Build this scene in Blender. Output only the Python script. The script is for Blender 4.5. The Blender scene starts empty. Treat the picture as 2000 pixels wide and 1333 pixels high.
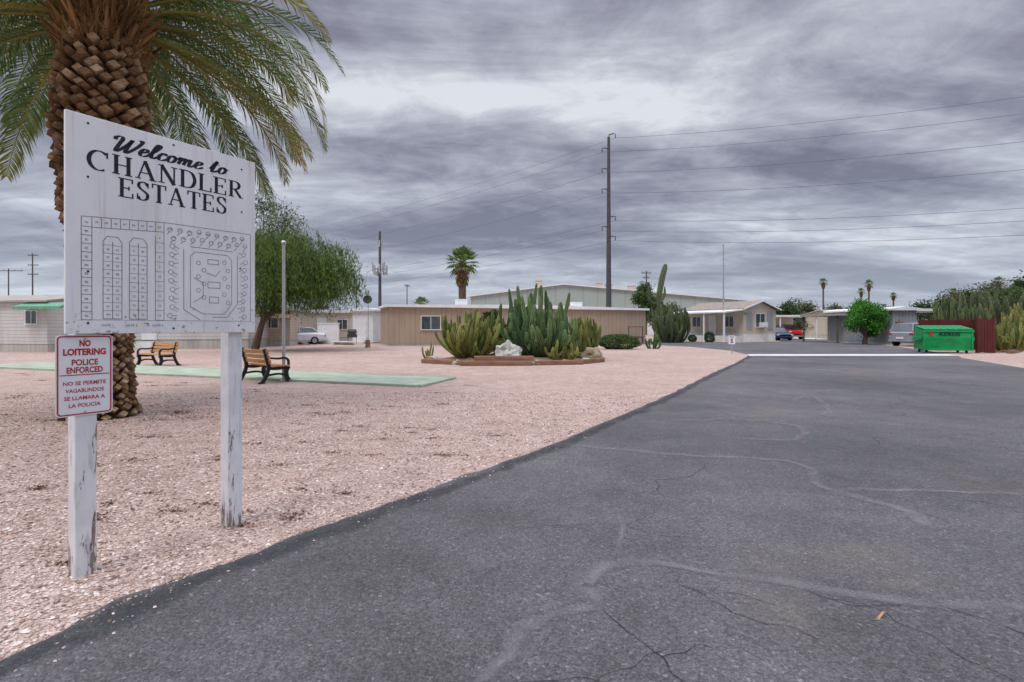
import bpy, math, random
import numpy as np
import mathutils
from mathutils import Vector, Matrix, noise as mnoise
R=math.radians
rnd=random.Random(7)
scene=bpy.context.scene
COL=scene.collection

# ------------------------------------------------------------------ node helper
class NT:
    def __init__(s,name):
        s.m=bpy.data.materials.new(name); s.m.use_nodes=True
        s.t=s.m.node_tree; s.t.nodes.clear()
        s.out=s.t.nodes.new('ShaderNodeOutputMaterial')
    def n(s,typ,ins=None,**props):
        nd=s.t.nodes.new('ShaderNode'+typ)
        for k,v in props.items(): setattr(nd,k,v)
        if ins:
            for k,v in ins.items():
                sock=nd.inputs[k]
                if isinstance(v,bpy.types.NodeSocket): s.t.links.new(v,sock)
                else:
                    if isinstance(v,tuple) and len(v)==3 and sock.type=='RGBA': v=v+(1,)
                    sock.default_value=v
        return nd
    def ramp(s,fac,stops,interp='LINEAR'):
        nd=s.t.nodes.new('ShaderNodeValToRGB'); cr=nd.color_ramp; cr.interpolation=interp
        while len(cr.elements)<len(stops): cr.elements.new(0.5)
        for e,(p,c) in zip(cr.elements,stops):
            e.position=p
            if not isinstance(c,tuple): c=(c,c,c)
            e.color=c+(1,)
        s.t.links.new(fac,nd.inputs[0]); return nd.outputs[0]
    def mix(s,f,a,b,bt='MIX'):
        nd=s.t.nodes.new('ShaderNodeMix'); nd.data_type='RGBA'; nd.blend_type=bt
        for i,v in ((0,f),(6,a),(7,b)):
            if isinstance(v,bpy.types.NodeSocket): s.t.links.new(v,nd.inputs[i])
            else: nd.inputs[i].default_value=v if i==0 else (tuple(v)+(1,))[:4]
        return nd.outputs[2]
    def math(s,op,a,b=0.0,clamp=False):
        nd=s.t.nodes.new('ShaderNodeMath'); nd.operation=op; nd.use_clamp=clamp
        for i,v in ((0,a),(1,b)):
            if isinstance(v,bpy.types.NodeSocket): s.t.links.new(v,nd.inputs[i])
            else: nd.inputs[i].default_value=v
        return nd.outputs[0]
    def obj(s,scale=(1,1,1)):
        tc=s.n('TexCoord'); mp=s.n('Mapping',{'Vector':tc.outputs['Object'],'Scale':scale}); return mp.outputs[0]
    def noise(s,vec,scale,detail=4,rough=.55,dist=0):
        return s.n('TexNoise',{'Vector':vec,'Scale':scale,'Detail':detail,'Roughness':rough,'Distortion':dist}).outputs['Fac']
    def bump(s,h,strength,dist=.01,normal=None):
        ins={'Height':h,'Strength':strength,'Distance':dist}
        if normal is not None: ins['Normal']=normal
        return s.n('Bump',ins).outputs[0]
    def finish(s,color,rough=.8,bump=None,metal=0,spec=.3,extra=None):
        ins={'Base Color':color,'Roughness':rough,'Metallic':metal,'Specular IOR Level':spec}
        if bump is not None: ins['Normal']=bump
        if extra: ins.update(extra)
        b=s.n('BsdfPrincipled',ins)
        s.t.links.new(b.outputs[0],s.out.inputs[0]); s.b=b
        return s.m

def simple(name,c,rough=.7,var=.25,scale=3,bump=.0,bscale=40,metal=0,spec=.3,stretch=(1,1,1)):
    t=NT(name); v=t.obj(stretch)
    f=t.noise(v,scale,6,.6)
    c2=tuple(x*(1-var) for x in c); c1=tuple(min(1,x*(1+var*.6)) for x in c)
    col=t.ramp(f,[(.3,c2),(.7,c1)])
    b=None
    if bump: b=t.bump(t.noise(v,bscale,4),bump,.01)
    return t.finish(col,rough,b,metal,spec)

def siding(name,c,period=.12,vertical=False,dirt=.2,depth=.45):
    t=NT(name); v=t.obj()
    sep=t.n('SeparateXYZ',{0:v})
    if vertical: co=t.math('ADD',sep.outputs[0],sep.outputs[1])
    else: co=sep.outputs[2]
    fr=t.math('FRACT',t.math('DIVIDE',co,period))
    groove=t.ramp(fr,[(0,.25),(.06,.45),(.12,1.0),(1,.86)])
    f=t.noise(t.obj((1,1,.25)),1.3,6,.65)
    col=t.mix(1.0,t.ramp(f,[(.3,tuple(x*(1-dirt) for x in c)),(.65,c)]),t.ramp(fr,[(0,depth),(.08,.5+depth*.5),(.14,1.0)]),'MULTIPLY')
    return t.finish(col,.6,t.bump(groove,.6,.02))

def painted_wood(name,wear):
    t=NT(name); v=t.obj(); g=t.obj((14,14,1.2))
    grain=t.noise(g,3,5,.6)
    sep=t.n('SeparateXYZ',{0:v})
    low=t.ramp(sep.outputs[2],[(0,.14),(.22,.05),(1,0.0)])
    n1=t.noise(t.obj((9,9,1.5)),2.8,8,.72)
    mask=t.ramp(t.math('ADD',n1,low),[(wear,0),(wear+.03,1)])
    paint=t.ramp(t.noise(v,5,6,.6),[(.3,(.60,.61,.63)),(.7,(.78,.79,.80))])
    paint=t.mix(1.0,paint,t.ramp(grain,[(.32,.72),(.45,1)]),'MULTIPLY')
    wood=t.ramp(grain,[(.3,(.13,.095,.07)),(.7,(.34,.28,.23))])
    col=t.mix(mask,paint,wood)
    h=t.math('SUBTRACT',t.math('MULTIPLY',grain,.6),t.math('MULTIPLY',mask,.5))
    return t.finish(col,.75,t.bump(h,.8,.006))

# ------------------------------------------------------------------ materials
M={}
def build_ground():
    t=NT('gravel_ground'); v=t.obj()
    w=t.n('TexVoronoi',{'Vector':v,'Scale':55.0},feature='F1')
    w2=t.n('TexVoronoi',{'Vector':v,'Scale':120.0},feature='F1')
    cell=t.n('SeparateColor',{0:w.outputs['Color']}).outputs[0]
    cell2=t.n('SeparateColor',{0:w2.outputs['Color']}).outputs[1]
    base=t.ramp(cell,[(0,(.26,.185,.155)),(.25,(.45,.34,.29)),(.55,(.57,.455,.40)),(.85,(.67,.56,.50)),(1,(.78,.70,.65))])
    base2=t.ramp(cell2,[(0,(.31,.225,.19)),(.5,(.55,.43,.375)),(1,(.71,.61,.56))])
    col=t.mix(.5,base,base2)
    gap=t.ramp(w.outputs['Distance'],[(.0,1.0),(.55,.9),(.9,.5)])
    col=t.mix(.8,col,gap,'MULTIPLY')
    big=t.noise(v,.3,7,.62)
    col=t.mix(1.0,col,t.ramp(big,[(.3,(.9,.82,.79)),(.7,(1.1,1.05,1.03))]),'MULTIPLY')
    mid=t.noise(t.obj((1,1,1)),2.6,8,.75)
    col=t.mix(1.0,col,t.ramp(mid,[(.32,(.78,.74,.72)),(.55,(1.03,1.03,1.03))]),'MULTIPLY')
    dirt=t.ramp(t.noise(v,1.1,8,.7),[(.57,0),(.70,.5)])
    col=t.mix(dirt,col,(.39,.295,.24))
    sep=t.n('SeparateXYZ',{0:v})
    far=t.n('MapRange',{'Value':sep.outputs[1],'From Min':30.0,'From Max':60.0}).outputs[0]
    col=t.mix(far,col,(.40,.32,.26))
    h=t.math('ADD',t.math('SUBTRACT',1.0,w.outputs['Distance']),t.math('MULTIPLY',t.math('SUBTRACT',1.0,w2.outputs['Distance']),.5))
    return t.finish(col,.9,t.bump(h,.9,.01),spec=.15)
M['ground']=build_ground()
def build_pebble():
    t=NT('pebble'); g=t.n('NewGeometry')
    col=t.ramp(g.outputs['Random Per Island'],[(0,(.19,.135,.11)),(.14,(.36,.265,.225)),(.4,(.51,.395,.34)),(.7,(.61,.495,.44)),(.93,(.70,.60,.545)),(1,(.82,.77,.72))])
    col=t.mix(1.0,col,t.ramp(t.noise(t.obj(),2.6,8,.75),[(.32,(.76,.72,.70)),(.55,(1.03,1.03,1.03))]),'MULTIPLY')
    return t.finish(col,.88,spec=.15)
M['pebble']=build_pebble()
def build_asphalt():
    t=NT('asphalt'); v=t.obj()
    sp=t.noise(v,120,4,.75); md=t.noise(v,1.5,9,.7); bg=t.noise(v,.28,5,.6)
    cell=t.n('TexVoronoi',{'Vector':v,'Scale':75.0})
    cc=t.n('SeparateColor',{0:cell.outputs['Color']}).outputs[0]
    col=t.ramp(sp,[(.30,(.050,.049,.053)),(.5,(.118,.114,.118)),(.68,(.195,.19,.193)),(.8,(.28,.27,.27))])
    col=t.mix(1.0,col,t.ramp(cc,[(0,.65),(.8,1.08),(.96,1.18),(1.0,1.8)]),'MULTIPLY')
    col=t.mix(1.0,col,t.ramp(md,[(.3,.76),(.7,1.2)]),'MULTIPLY')
    col=t.mix(1.0,col,t.ramp(bg,[(.3,.68),(.7,1.34)]),'MULTIPLY')
    h=t.math('ADD',t.math('MULTIPLY',cell.outputs['Distance'],-1.0),t.math('MULTIPLY',sp,.8))
    return t.finish(col,.8,t.bump(h,.9,.008),spec=.35)
M['asphalt']=build_asphalt()
def fade_mat(name,c,nscale,lo,hi,maxa):
    t=NT(name); v=t.obj()
    a=t.n('Attribute',attribute_name='fade').outputs['Fac']
    nz=t.noise(v,nscale,6,.7)
    f=t.math('MULTIPLY',a,t.ramp(nz,[(lo,.0),(hi,1.0)]))
    f=t.math('MULTIPLY',f,maxa)
    sp=t.noise(v,120,4,.75)
    col=t.mix(1.0,c,t.ramp(sp,[(.3,.6),(.7,1.35)]),'MULTIPLY')
    b=t.n('BsdfPrincipled',{'Base Color':col,'Roughness':.85,'Specular IOR Level':.3,'Normal':t.bump(sp,.6,.006)})
    tr=t.n('BsdfTransparent')
    mx=t.n('MixShader',{0:f,1:tr.outputs[0],2:b.outputs[0]})
    t.t.links.new(mx.outputs[0],t.out.inputs[0]); return t.m
M['seal']=fade_mat('crack_seal',(.235,.228,.235),5,.25,.62,.72)
M['edge']=fade_mat('dark_asphalt_edge',(.05,.052,.06),4,.2,.6,.6)
M['crack']=fade_mat('crack_gap',(.025,.025,.027),10,.30,.50,.85)
M['stain']=fade_mat('dust_stain',(.28,.25,.22),3,.3,.7,.4)
M['concrete']=simple('concrete',(.66,.65,.63),.85,.2,1.5,.3,60)
M['court']=simple('court_paint',(.38,.44,.33),.85,.28,1.6,.2,50)
M['white']=simple('white_paint',(.74,.75,.76),.5,.12,2)
M['whiteroof']=simple('white_roof',(.78,.79,.80),.6,.12,1)
M['metal']=simple('galvanised_steel',(.45,.46,.48),.45,.15,4,metal=.6)
M['darkpole']=simple('weathered_steel',(.075,.075,.085),.7,.2,1)
M['wire']=simple('weathered_cable',(.13,.13,.15),.7,.2,1)
M['black']=simple('black_iron',(.02,.02,.022),.5,.3,10)
M['blackpaint']=simple('sign_ink',(.015,.015,.025),.6,.5,30)
M['mapink']=simple('map_ink',(.12,.13,.16),.7,.4,30)
M['redpaint']=simple('red_ink',(.42,.025,.04),.5,.12,10)
M['wood']=simple('bench_wood',(.50,.27,.11),.6,.35,4,.2,30,stretch=(.5,6,6))
M['tie']=simple('timber_tie',(.27,.15,.10),.85,.4,3,.5,25,stretch=(.5,4,4))
M['rock']=simple('boulder_rock',(.46,.46,.42),.9,.45,3,.8,9)
M['rock2']=simple('brown_boulder_rock',(.30,.25,.17),.9,.35,3,.8,9)
M['stump']=simple('stump_wood',(.25,.16,.10),.9,.35,5,.6,20)
M['tan']=siding('tan_siding',(.41,.315,.235),.4,True,.16,.72)
M['whitesiding']=siding('white_siding',(.64,.64,.62),.2,False,.2,.55)
M['cream']=siding('cream_siding',(.62,.56,.44),.2,False,.15,.6)
M['beige']=siding('beige_siding',(.55,.47,.37),.2,False,.2,.6)
M['graywall']=siding('gray_siding',(.34,.35,.37),.3,True)
M['warehouse']=siding('warehouse_panel',(.40,.45,.42),3,True,.08,.8)
M['shingle']=simple('shingle_roof',(.30,.26,.22),.9,.3,4,.4,12)
M['grayroof']=simple('gray_metal_roof',(.38,.35,.31),.8,.25,2)
M['greenawn']=siding('green_awning_fabric',(.16,.40,.27),.3,True,.3,.7)
M['brownawn']=siding('brown_awning',(.20,.12,.08),.2,True)
M['skirt']=siding('skirting',(.56,.54,.50),.3,True,.3,.7)
M['shutter']=siding('shutter_gray',(.40,.40,.42),.07)
M['fence']=siding('red_stained_boards',(.13,.026,.024),.14,True,.5,1.0)
M['green']=simple('dumpster_green',(.01,.32,.09),.45,.25,2)
M['greendark']=simple('dumpster_lid_green',(.02,.26,.09),.5,.25,2)
M['olive']=simple('wooden_pole',(.13,.10,.08),.9,.3,3)
M['rubber']=simple('tyre_rubber',(.02,.02,.02),.85)
M['rim']=simple('wheel_rim',(.4,.4,.42),.3,metal=.7)
M['silver']=simple('silver_car_paint',(.60,.62,.63),.25,.05,2,spec=.6)
M['carwhite']=simple('gray_car_paint',(.26,.28,.32),.25,.05,2,spec=.6)
M['carred']=simple('red_car_paint',(.55,.015,.015),.25,.1,2,spec=.6)
M['carblue']=simple('dark_blue_car_paint',(.03,.05,.12),.25,.1,2,spec=.6)
M['lamp']=simple('clear_lamp_lens',(.7,.7,.7),.15)
M['taillamp']=simple('red_lamp_lens',(.4,.02,.02),.2)
M['darkbox']=simple('dark_appliance',(.05,.05,.06),.6)
def glass():
    t=NT('window_glass'); return t.finish(t.ramp(t.noise(t.obj(),1.5,2),[(.3,(.03,.04,.045)),(.7,(.09,.11,.12))]),.08,spec=.8)
M['glass']=glass()
def foliage(name,dark,light,trans=.25):
    t=NT(name); g=t.n('NewGeometry'); v=t.obj()
    c=t.ramp(g.outputs['Random Per Island'],[(0,dark),(1,light)])
    c=t.mix(1.0,c,t.ramp(t.noise(v,1.2,3),[(.35,.6),(.65,1.3)]),'MULTIPLY')
    d=t.n('BsdfPrincipled',{'Base Color':c,'Roughness':.65,'Specular IOR Level':.25})
    tl=t.n('BsdfTranslucent',{0:c})
    mx=t.n('MixShader',{0:trans,1:d.outputs[0],2:tl.outputs[0]})
    t.t.links.new(mx.outputs[0],t.out.inputs[0]); return t.m
M['mesq']=foliage('willow_leaf',(.045,.085,.02),(.17,.26,.06),.35)
M['olivel']=foliage('olive_leaf',(.05,.07,.03),(.14,.17,.08))
M['darkl']=foliage('dark_leaf',(.02,.045,.015),(.08,.13,.04))
M['midl']=foliage('mid_leaf',(.035,.07,.02),(.13,.20,.06))
M['brightl']=foliage('bright_leaf',(.035,.13,.015),(.12,.38,.05),.3)
M['grayl']=foliage('gray_green_leaf',(.06,.08,.045),(.17,.20,.11))
M['fan']=foliage('fan_palm_leaf',(.05,.10,.02),(.18,.27,.07))
M['thatch']=foliage('dead_frond_thatch',(.12,.06,.02),(.42,.24,.10),.1)
M['litter']=foliage('dry_leaf_litter',(.10,.055,.035),(.30,.19,.12),.0)
M['bark']=simple('bark',(.13,.095,.07),.95,.35,5,.8,14)
def frond_mat():
    t=NT('date_palm_leaflet'); g=t.n('NewGeometry')
    a=t.n('Attribute',attribute_name='dry').outputs['Fac']
    c=t.ramp(g.outputs['Random Per Island'],[(0,(.05,.115,.03)),(.6,(.12,.21,.055)),(1,(.22,.32,.11))])
    c=t.mix(a,c,t.ramp(g.outputs['Random Per Island'],[(0,(.42,.26,.03)),(1,(.62,.46,.09))]))
    d=t.n('BsdfPrincipled',{'Base Color':c,'Roughness':.45,'Specular IOR Level':.5})
    tl=t.n('BsdfTranslucent',{0:c})
    mx=t.n('MixShader',{0:.35,1:d.outputs[0],2:tl.outputs[0]})
    t.t.links.new(mx.outputs[0],t.out.inputs[0]); return t.m
M['frond']=frond_mat()
def boss_mat():
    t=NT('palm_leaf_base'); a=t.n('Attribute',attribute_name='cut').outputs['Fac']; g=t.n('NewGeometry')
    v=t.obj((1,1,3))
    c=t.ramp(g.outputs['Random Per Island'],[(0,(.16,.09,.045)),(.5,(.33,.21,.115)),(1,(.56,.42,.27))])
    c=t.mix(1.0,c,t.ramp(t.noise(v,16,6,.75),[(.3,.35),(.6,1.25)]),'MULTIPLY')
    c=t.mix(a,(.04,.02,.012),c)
    return t.finish(c,.9,t.bump(t.noise(v,40,4),.8,.01),spec=.1)
M['boss']=boss_mat()
def cactus_mat(name,a,b):
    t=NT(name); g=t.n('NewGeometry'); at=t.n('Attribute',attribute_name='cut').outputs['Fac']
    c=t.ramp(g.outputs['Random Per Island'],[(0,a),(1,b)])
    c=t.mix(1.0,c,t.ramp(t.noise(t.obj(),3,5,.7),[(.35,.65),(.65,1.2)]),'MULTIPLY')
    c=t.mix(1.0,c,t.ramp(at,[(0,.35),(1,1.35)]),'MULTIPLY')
    return t.finish(c,.6,spec=.3)
M['cactusY']=cactus_mat('yellow_green_cactus_skin',(.09,.13,.03),(.34,.34,.10))
M['cactusG']=cactus_mat('blue_green_cactus_skin',(.045,.10,.04),(.18,.27,.10))
M['cactusD']=cactus_mat('dark_cactus_skin',(.05,.07,.035),(.17,.21,.09))
M['postpaint']=painted_wood('peeling_white_post',.63)
def board_mat():
    t=NT('weathered_white_board'); v=t.obj()
    p=t.ramp(t.noise(v,2.2,7,.6),[(.3,(.66,.67,.69)),(.7,(.79,.80,.82))])
    drip=t.noise(t.obj((22,1,.8)),1.0,6,.7)
    p=t.mix(t.ramp(drip,[(.52,0),(.75,.4)]),p,(.52,.52,.54))
    sep=t.n('SeparateXYZ',{0:v})
    zz=t.math('MULTIPLY',t.math('SUBTRACT',1.72,sep.outputs[2]),.27,True)
    n2=t.noise(t.obj((6,1,8)),2.6,9,.78)
    mask=t.ramp(t.math('ADD',n2,zz),[(.66,0),(.675,1)])
    wood=t.ramp(t.noise(t.obj((30,1,3)),3,4),[(.3,(.16,.12,.09)),(.7,(.36,.30,.26))])
    col=t.mix(mask,p,wood)
    rust=t.ramp(t.noise(t.obj((11,1,.5)),1.7,6,.65),[(.55,0),(.72,.6)])
    col=t.mix(rust,col,(.47,.38,.30))
    return t.finish(col,.6,t.bump(t.math('SUBTRACT',drip,mask),.3,.004))
M['board']=board_mat()

# ------------------------------------------------------------------ mesh builder
class MB:
    def __init__(s): s.v=[]; s.f=[]; s.mi=[]; s.at=[]
    def add(s,vs,fs,mi=0,at=None):
        o=len(s.v); s.v.extend([tuple(map(float,p)) for p in vs])
        s.f.extend([tuple(o+int(i) for i in f) for f in fs]); s.mi.extend([mi]*len(fs))
        s.at.extend(list(at) if at is not None else [1.0]*len(vs))
        return s
    def box(s,c,d,rz=0,mi=0,rx=0,ry=0):
        m=Matrix.Rotation(rz,3,'Z')@Matrix.Rotation(ry,3,'Y')@Matrix.Rotation(rx,3,'X')
        vs=[Vector(c)+m@Vector((x*d[0]/2,y*d[1]/2,z*d[2]/2)) for x in(-1,1) for y in(-1,1) for z in(-1,1)]
        return s.add(vs,[(0,1,3,2),(4,6,7,5),(0,4,5,1),(2,3,7,6),(0,2,6,4),(1,5,7,3)],mi)
    def tube(s,pts,rad,n=8,mi=0,star=None,cap=True,at=None):
        pts=[Vector(p) for p in pts]; k=len(pts)
        if not hasattr(rad,'__len__'): rad=[rad]*k
        vs=[];ats=[]
        ref=Vector((0.03,1,.02)) if abs((pts[-1]-pts[0]).normalized().y)<.9 else Vector((1,0.02,0.03))
        for i,p in enumerate(pts):
            t=(pts[min(i+1,k-1)]-pts[max(i-1,0)]).normalized()
            a=t.cross(ref).normalized(); b=t.cross(a).normalized()
            for j in range(n):
                r=rad[i]*(star if (star and j%2) else 1)
                an=2*math.pi*j/n
                vs.append(p+a*(r*math.cos(an))+b*(r*math.sin(an)))
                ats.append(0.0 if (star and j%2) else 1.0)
        fs=[(i*n+j,i*n+(j+1)%n,(i+1)*n+(j+1)%n,(i+1)*n+j) for i in range(k-1) for j in range(n)]
        if cap: fs+= [tuple(range(n-1,-1,-1)),tuple((k-1)*n+j for j in range(n))]
        return s.add(vs,fs,mi,ats)
    def prism(s,prof,y0,y1,mi=0):
        n=len(prof)
        vs=[(x,y0,z) for x,z in prof]+[(x,y1,z) for x,z in prof]
        fs=[tuple(range(n)),tuple(range(2*n-1,n-1,-1))]+[(i,i+n,(i+1)%n+n,(i+1)%n) for i in range(n)]
        return s.add(vs,fs,mi)
    def loft(s,rings,mi=0,cap=True):
        n=len(rings[0]); k=len(rings); vs=[p for r in rings for p in r]
        fs=[(i*n+j,i*n+(j+1)%n,(i+1)*n+(j+1)%n,(i+1)*n+j) for i in range(k-1) for j in range(n)]
        if cap: fs+=[tuple(range(n-1,-1,-1)),tuple((k-1)*n+j for j in range(n))]
        return s.add(vs,fs,mi)
    def obj(s,name,mats,parent=None,smooth=False,attr=None,bevel=0,**props):
        me=bpy.data.meshes.new(name); me.from_pydata(s.v,[],s.f)
        if not isinstance(mats,(list,tuple)): mats=[mats]
        for m in mats: me.materials.append(M[m])
        me.polygons.foreach_set('material_index',s.mi)
        if smooth: me.polygons.foreach_set('use_smooth',[True]*len(s.f))
        if attr:
            a=me.attributes.new(attr,'FLOAT','POINT'); a.data.foreach_set('value',s.at)
        me.validate(); me.update()
        o=bpy.data.objects.new(name,me); COL.objects.link(o)
        if parent: o.parent=parent
        if bevel:
            b=o.modifiers.new('b','BEVEL'); b.width=bevel; b.segments=2; b.limit_method='ANGLE'
        for k,v in props.items(): o[k]=v
        return o
def thing(name,label,cat,loc=(0,0,0),rz=0,group=None):
    e=bpy.data.objects.new(name,None); e.empty_display_size=.2; COL.objects.link(e)
    e.location=loc; e.rotation_euler=(0,0,rz); e['label']=label; e['category']=cat
    if group: e['group']=group
    return e
def tagobj(o,label,cat,group=None):
    o['label']=label; o['category']=cat
    if group: o['group']=group
    return o

def catmull(pts,sub=6):
    P=[Vector(p) for p in pts]; out=[]
    for i in range(len(P)-1):
        p0=P[max(i-1,0)];p1=P[i];p2=P[i+1];p3=P[min(i+2,len(P)-1)]
        for k in range(sub):
            t=k/sub
            out.append(.5*((2*p1)+(p2-p0)*t+(2*p0-5*p1+4*p2-p3)*t*t+(3*p1-p0-3*p2+p3)*t**3))
    out.append(P[-1]); return out

# ------------------------------------------------------------------ camera
cam=bpy.data.cameras.new('camera'); co=bpy.data.objects.new('camera',cam); COL.objects.link(co)
cam.sensor_width=36; cam.lens=18; cam.shift_y=-.01325; cam.clip_end=6000; cam.clip_start=.05
co.location=(0,0,1.4); co.rotation_euler=(R(90),0,0); scene.camera=co
scene.view_settings.view_transform='Standard'; scene.view_settings.look='None'; scene.view_settings.exposure=0

# ------------------------------------------------------------------ world
SUN_EL,SUN_AZ=R(58),R(215)
w=bpy.data.worlds.new('World'); scene.world=w; w.use_nodes=True
class WT(NT):
    def __init__(s,w): s.t=w.node_tree; s.t.nodes.clear(); s.out=s.t.nodes.new('ShaderNodeOutputWorld')
t=WT(w)
tc=t.n('TexCoord'); sep=t.n('SeparateXYZ',{0:tc.outputs['Generated']})
zc=t.math('ADD',t.math('MAXIMUM',sep.outputs[2],0.0),.13)
px=t.math('DIVIDE',sep.outputs[0],zc); py=t.math('DIVIDE',sep.outputs[1],zc)
pv=t.n('CombineXYZ',{0:px,1:py,2:0.0}).outputs[0]
mp1=t.n('Mapping',{'Vector':pv,'Rotation':(0,0,R(-45)),'Scale':(.5,1.05,1),'Location':(4.3,2.1,0)}).outputs[0]
mp2=t.n('Mapping',{'Vector':pv,'Rotation':(0,0,R(-35)),'Scale':(.85,2.0,1),'Location':(5.3,7.1,3)}).outputs[0]
n1=t.noise(mp1,.85,5,.5,.45)
n2=t.noise(mp2,1.2,8,.62,.6)
n3=t.noise(pv,3.8,7,.66,.6)
s_=t.math('ADD',t.math('MULTIPLY',n1,.55),t.math('ADD',t.math('MULTIPLY',n2,.30),t.math('MULTIPLY',n3,.16)))
cloud=t.ramp(s_,[(.41,(.17,.172,.235)),(.46,(.265,.268,.345)),(.505,(.375,.385,.465)),(.55,(.52,.54,.62)),(.605,(.76,.79,.85))])
haze=t.ramp(sep.outputs[2],[(0,1.0),(.05,.75),(.16,.25),(.34,0.0)])
cloud=t.mix(t.math('MULTIPLY',haze,.60),cloud,(.54,.63,.75))
zen=t.n('MapRange',{'Value':sep.outputs[2],'From Min':.52,'From Max':.85,'To Min':1.0,'To Max':5.0}).outputs[0]
cl10=t.n('VectorMath',{0:cloud,'Scale':t.math('MULTIPLY',zen,10.0)},operation='SCALE').outputs[0]
sky=t.n('TexSky',sky_type='NISHITA',sun_disc=False,sun_elevation=SUN_EL,sun_rotation=SUN_AZ)
mixed=t.mix(.94,sky.outputs[0],cl10)
bg=t.n('Background',{'Color':mixed,'Strength':.1})
t.t.links.new(bg.outputs[0],t.out.inputs[0])
sl=bpy.data.lights.new('sun','SUN'); sl.energy=1.5; sl.angle=R(18); sl.color=(1,.94,.85)
so=bpy.data.objects.new('sun',sl); COL.objects.link(so)
d=Vector((math.sin(SUN_AZ)*math.cos(SUN_EL),math.cos(SUN_AZ)*math.cos(SUN_EL),math.sin(SUN_EL)))
so.rotation_euler=d.to_track_quat('Z','Y').to_euler()

# ------------------------------------------------------------------ ground & road
g=MB(); S=3000
g.add([(-S,-S,0),(S,-S,0),(S,S,0),(-S,S,0)],[(0,1,2,3)]).obj('ground','ground',kind='structure')
left_edge=[(-7.0,-4.5),(-4.3,-1.2),(-3.1,.6),(-2.154,2.154),(-1.963,2.617),(-1.484,3.373),(-.632,4.516),(.636,6.364),(3.11,10.37),(6.0,15.4),(9.06,20.6),(12.0,25.9)]
lec=[]
for p in catmull([(a,b,0) for a,b in left_edge],14):
    q=mnoise.noise(Vector((p.x*2.2,p.y*2.2,0)))*.07+mnoise.noise(Vector((p.x*9,p.y*9,3)))*.03
    lec.append((p.x+.86*q,p.y-.5*q))
road_poly=lec+[(13.2,31),(12.9,37),(10,44),(-6,49.5),(-40,60),(-39,64),(-6,54),(14,52.5),(21,47.5),(27,51),(31,62),(37,60),(31.5,48),(30,42),(27,35),(22.5,26),(20.5,23.3),(17.5,17.5),(12,8.5),(4,-4.5)]
def flat(name,poly,z,mat,**k):
    m=MB()
    tris=mathutils.geometry.tessellate_polygon([[Vector((x,y,0)) for x,y in poly]])
    m.add([(x,y,z) for x,y in poly],[tuple(t) for t in tris])
    o=m.obj(name,mat,kind='structure'); me=o.data
    if me.polygons and sum(p.normal.z for p in me.polygons)<0: me.flip_normals()
    return o
flat('road',road_poly,.012,'asphalt')
flat('driveway',[(31.1,62.2),(36.9,60.2),(41,70),(34,72)],.008,'concrete')
flat('road_gutter',[(11.6,25.0),(12.1,26.4),(22.6,26.6),(22.0,25.1)],.018,'concrete')
flat('court_path',[(-2.15,11.97),(-1.57,13.9),(-18.6,20.2),(-19.2,18.1)],.05,'court')
m=MB()
for a,b in (((-2.15,11.97),(-19.2,18.1)),((-1.57,13.9),(-18.6,20.2))):
    p=Vector(a+(0,)); q=Vector(b+(0,)); d_=q-p; 
    m.box(((p+q)/2+Vector((0,0,.02))),(d_.length,.10,.075),math.atan2(d_.y,d_.x))
m.box((-1.86,12.93,.02),(2.05,.1,.075),math.atan2(1.93,.58))
m.obj('court_kerb','court',kind='structure')

def ribbon(name,paths,mat,z,across=5,flatc=False):
    m=MB()
    for idx,(pts,wd,jit) in enumerate(paths):
        P=catmull([(a,b,0) for a,b in pts],10)
        tot=len(P); vs=[];ats=[]
        for i,p in enumerate(P):
            t_=(P[min(i+1,tot-1)]-P[max(i-1,0)]).normalized(); nn=Vector((-t_.y,t_.x,0))
            q=p+nn*(mnoise.noise(p*3+Vector((idx,0,0)))*jit+mnoise.noise(p*11)*jit*.5)
            ww=wd*(.75+.6*mnoise.noise(p*2.3+Vector((7,idx,0))))
            e=min(1,i/3,(tot-1-i)/3)
            for k in range(across):
                a=k/(across-1)*2-1
                vs.append((q.x+nn.x*a*ww/2,q.y+nn.y*a*ww/2,z+idx*.00003)); ats.append((1-abs(a)**2)*e)
        fs=[(i*across+k,(i+1)*across+k,(i+1)*across+k+1,i*across+k+1) for i in range(tot-1) for k in range(across-1)]
        m.add(vs,fs,0,ats)
    return m.obj(name,mat,attr='fade',kind='structure')
seal=[
 ([(-.13,1.95),(0,2.26),(.17,2.43),(.43,2.52),(.405,2.69),(.36,2.77),(.66,3.01),(.97,2.95),(1.54,2.745),(2.18,2.57),(2.9,2.56)],.13,.05),
 ([(.61,6.09),(1.94,5.53),(2.9,5.28),(2.71,4.38),(2.96,3.94),(2.87,3.5)],.17,.07),
 ([(2.71,4.40),(3.6,4.33),(4.9,4.2),(6.3,4.4)],.14,.06),
 ([(.64,3.04),(.83,3.9)],.10,.05),
 ([(2.12,7.57),(3.46,7.69),(4.0,7.1),(3.5,6.36),(2.7,6.4)],.16,.08),
 ([(5.2,9.6),(6.0,10.3),(5.5,8.9),(4.8,8.0)],.18,.08),
 ([(8.7,14),(11.7,13.7),(13.5,13.9)],.22,.1),
 ([(4.9,12.8),(6.7,13.3),(7.4,12.2)],.18,.1),
 ([(6.2,11),(8.8,11.3),(11,10.8)],.15,.1),
 ([(6.5,16),(9.5,16.5),(13,17.5)],.22,.1)]
ribbon('road_crack_seal',seal,'seal',.0165)
cr=[]
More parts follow.
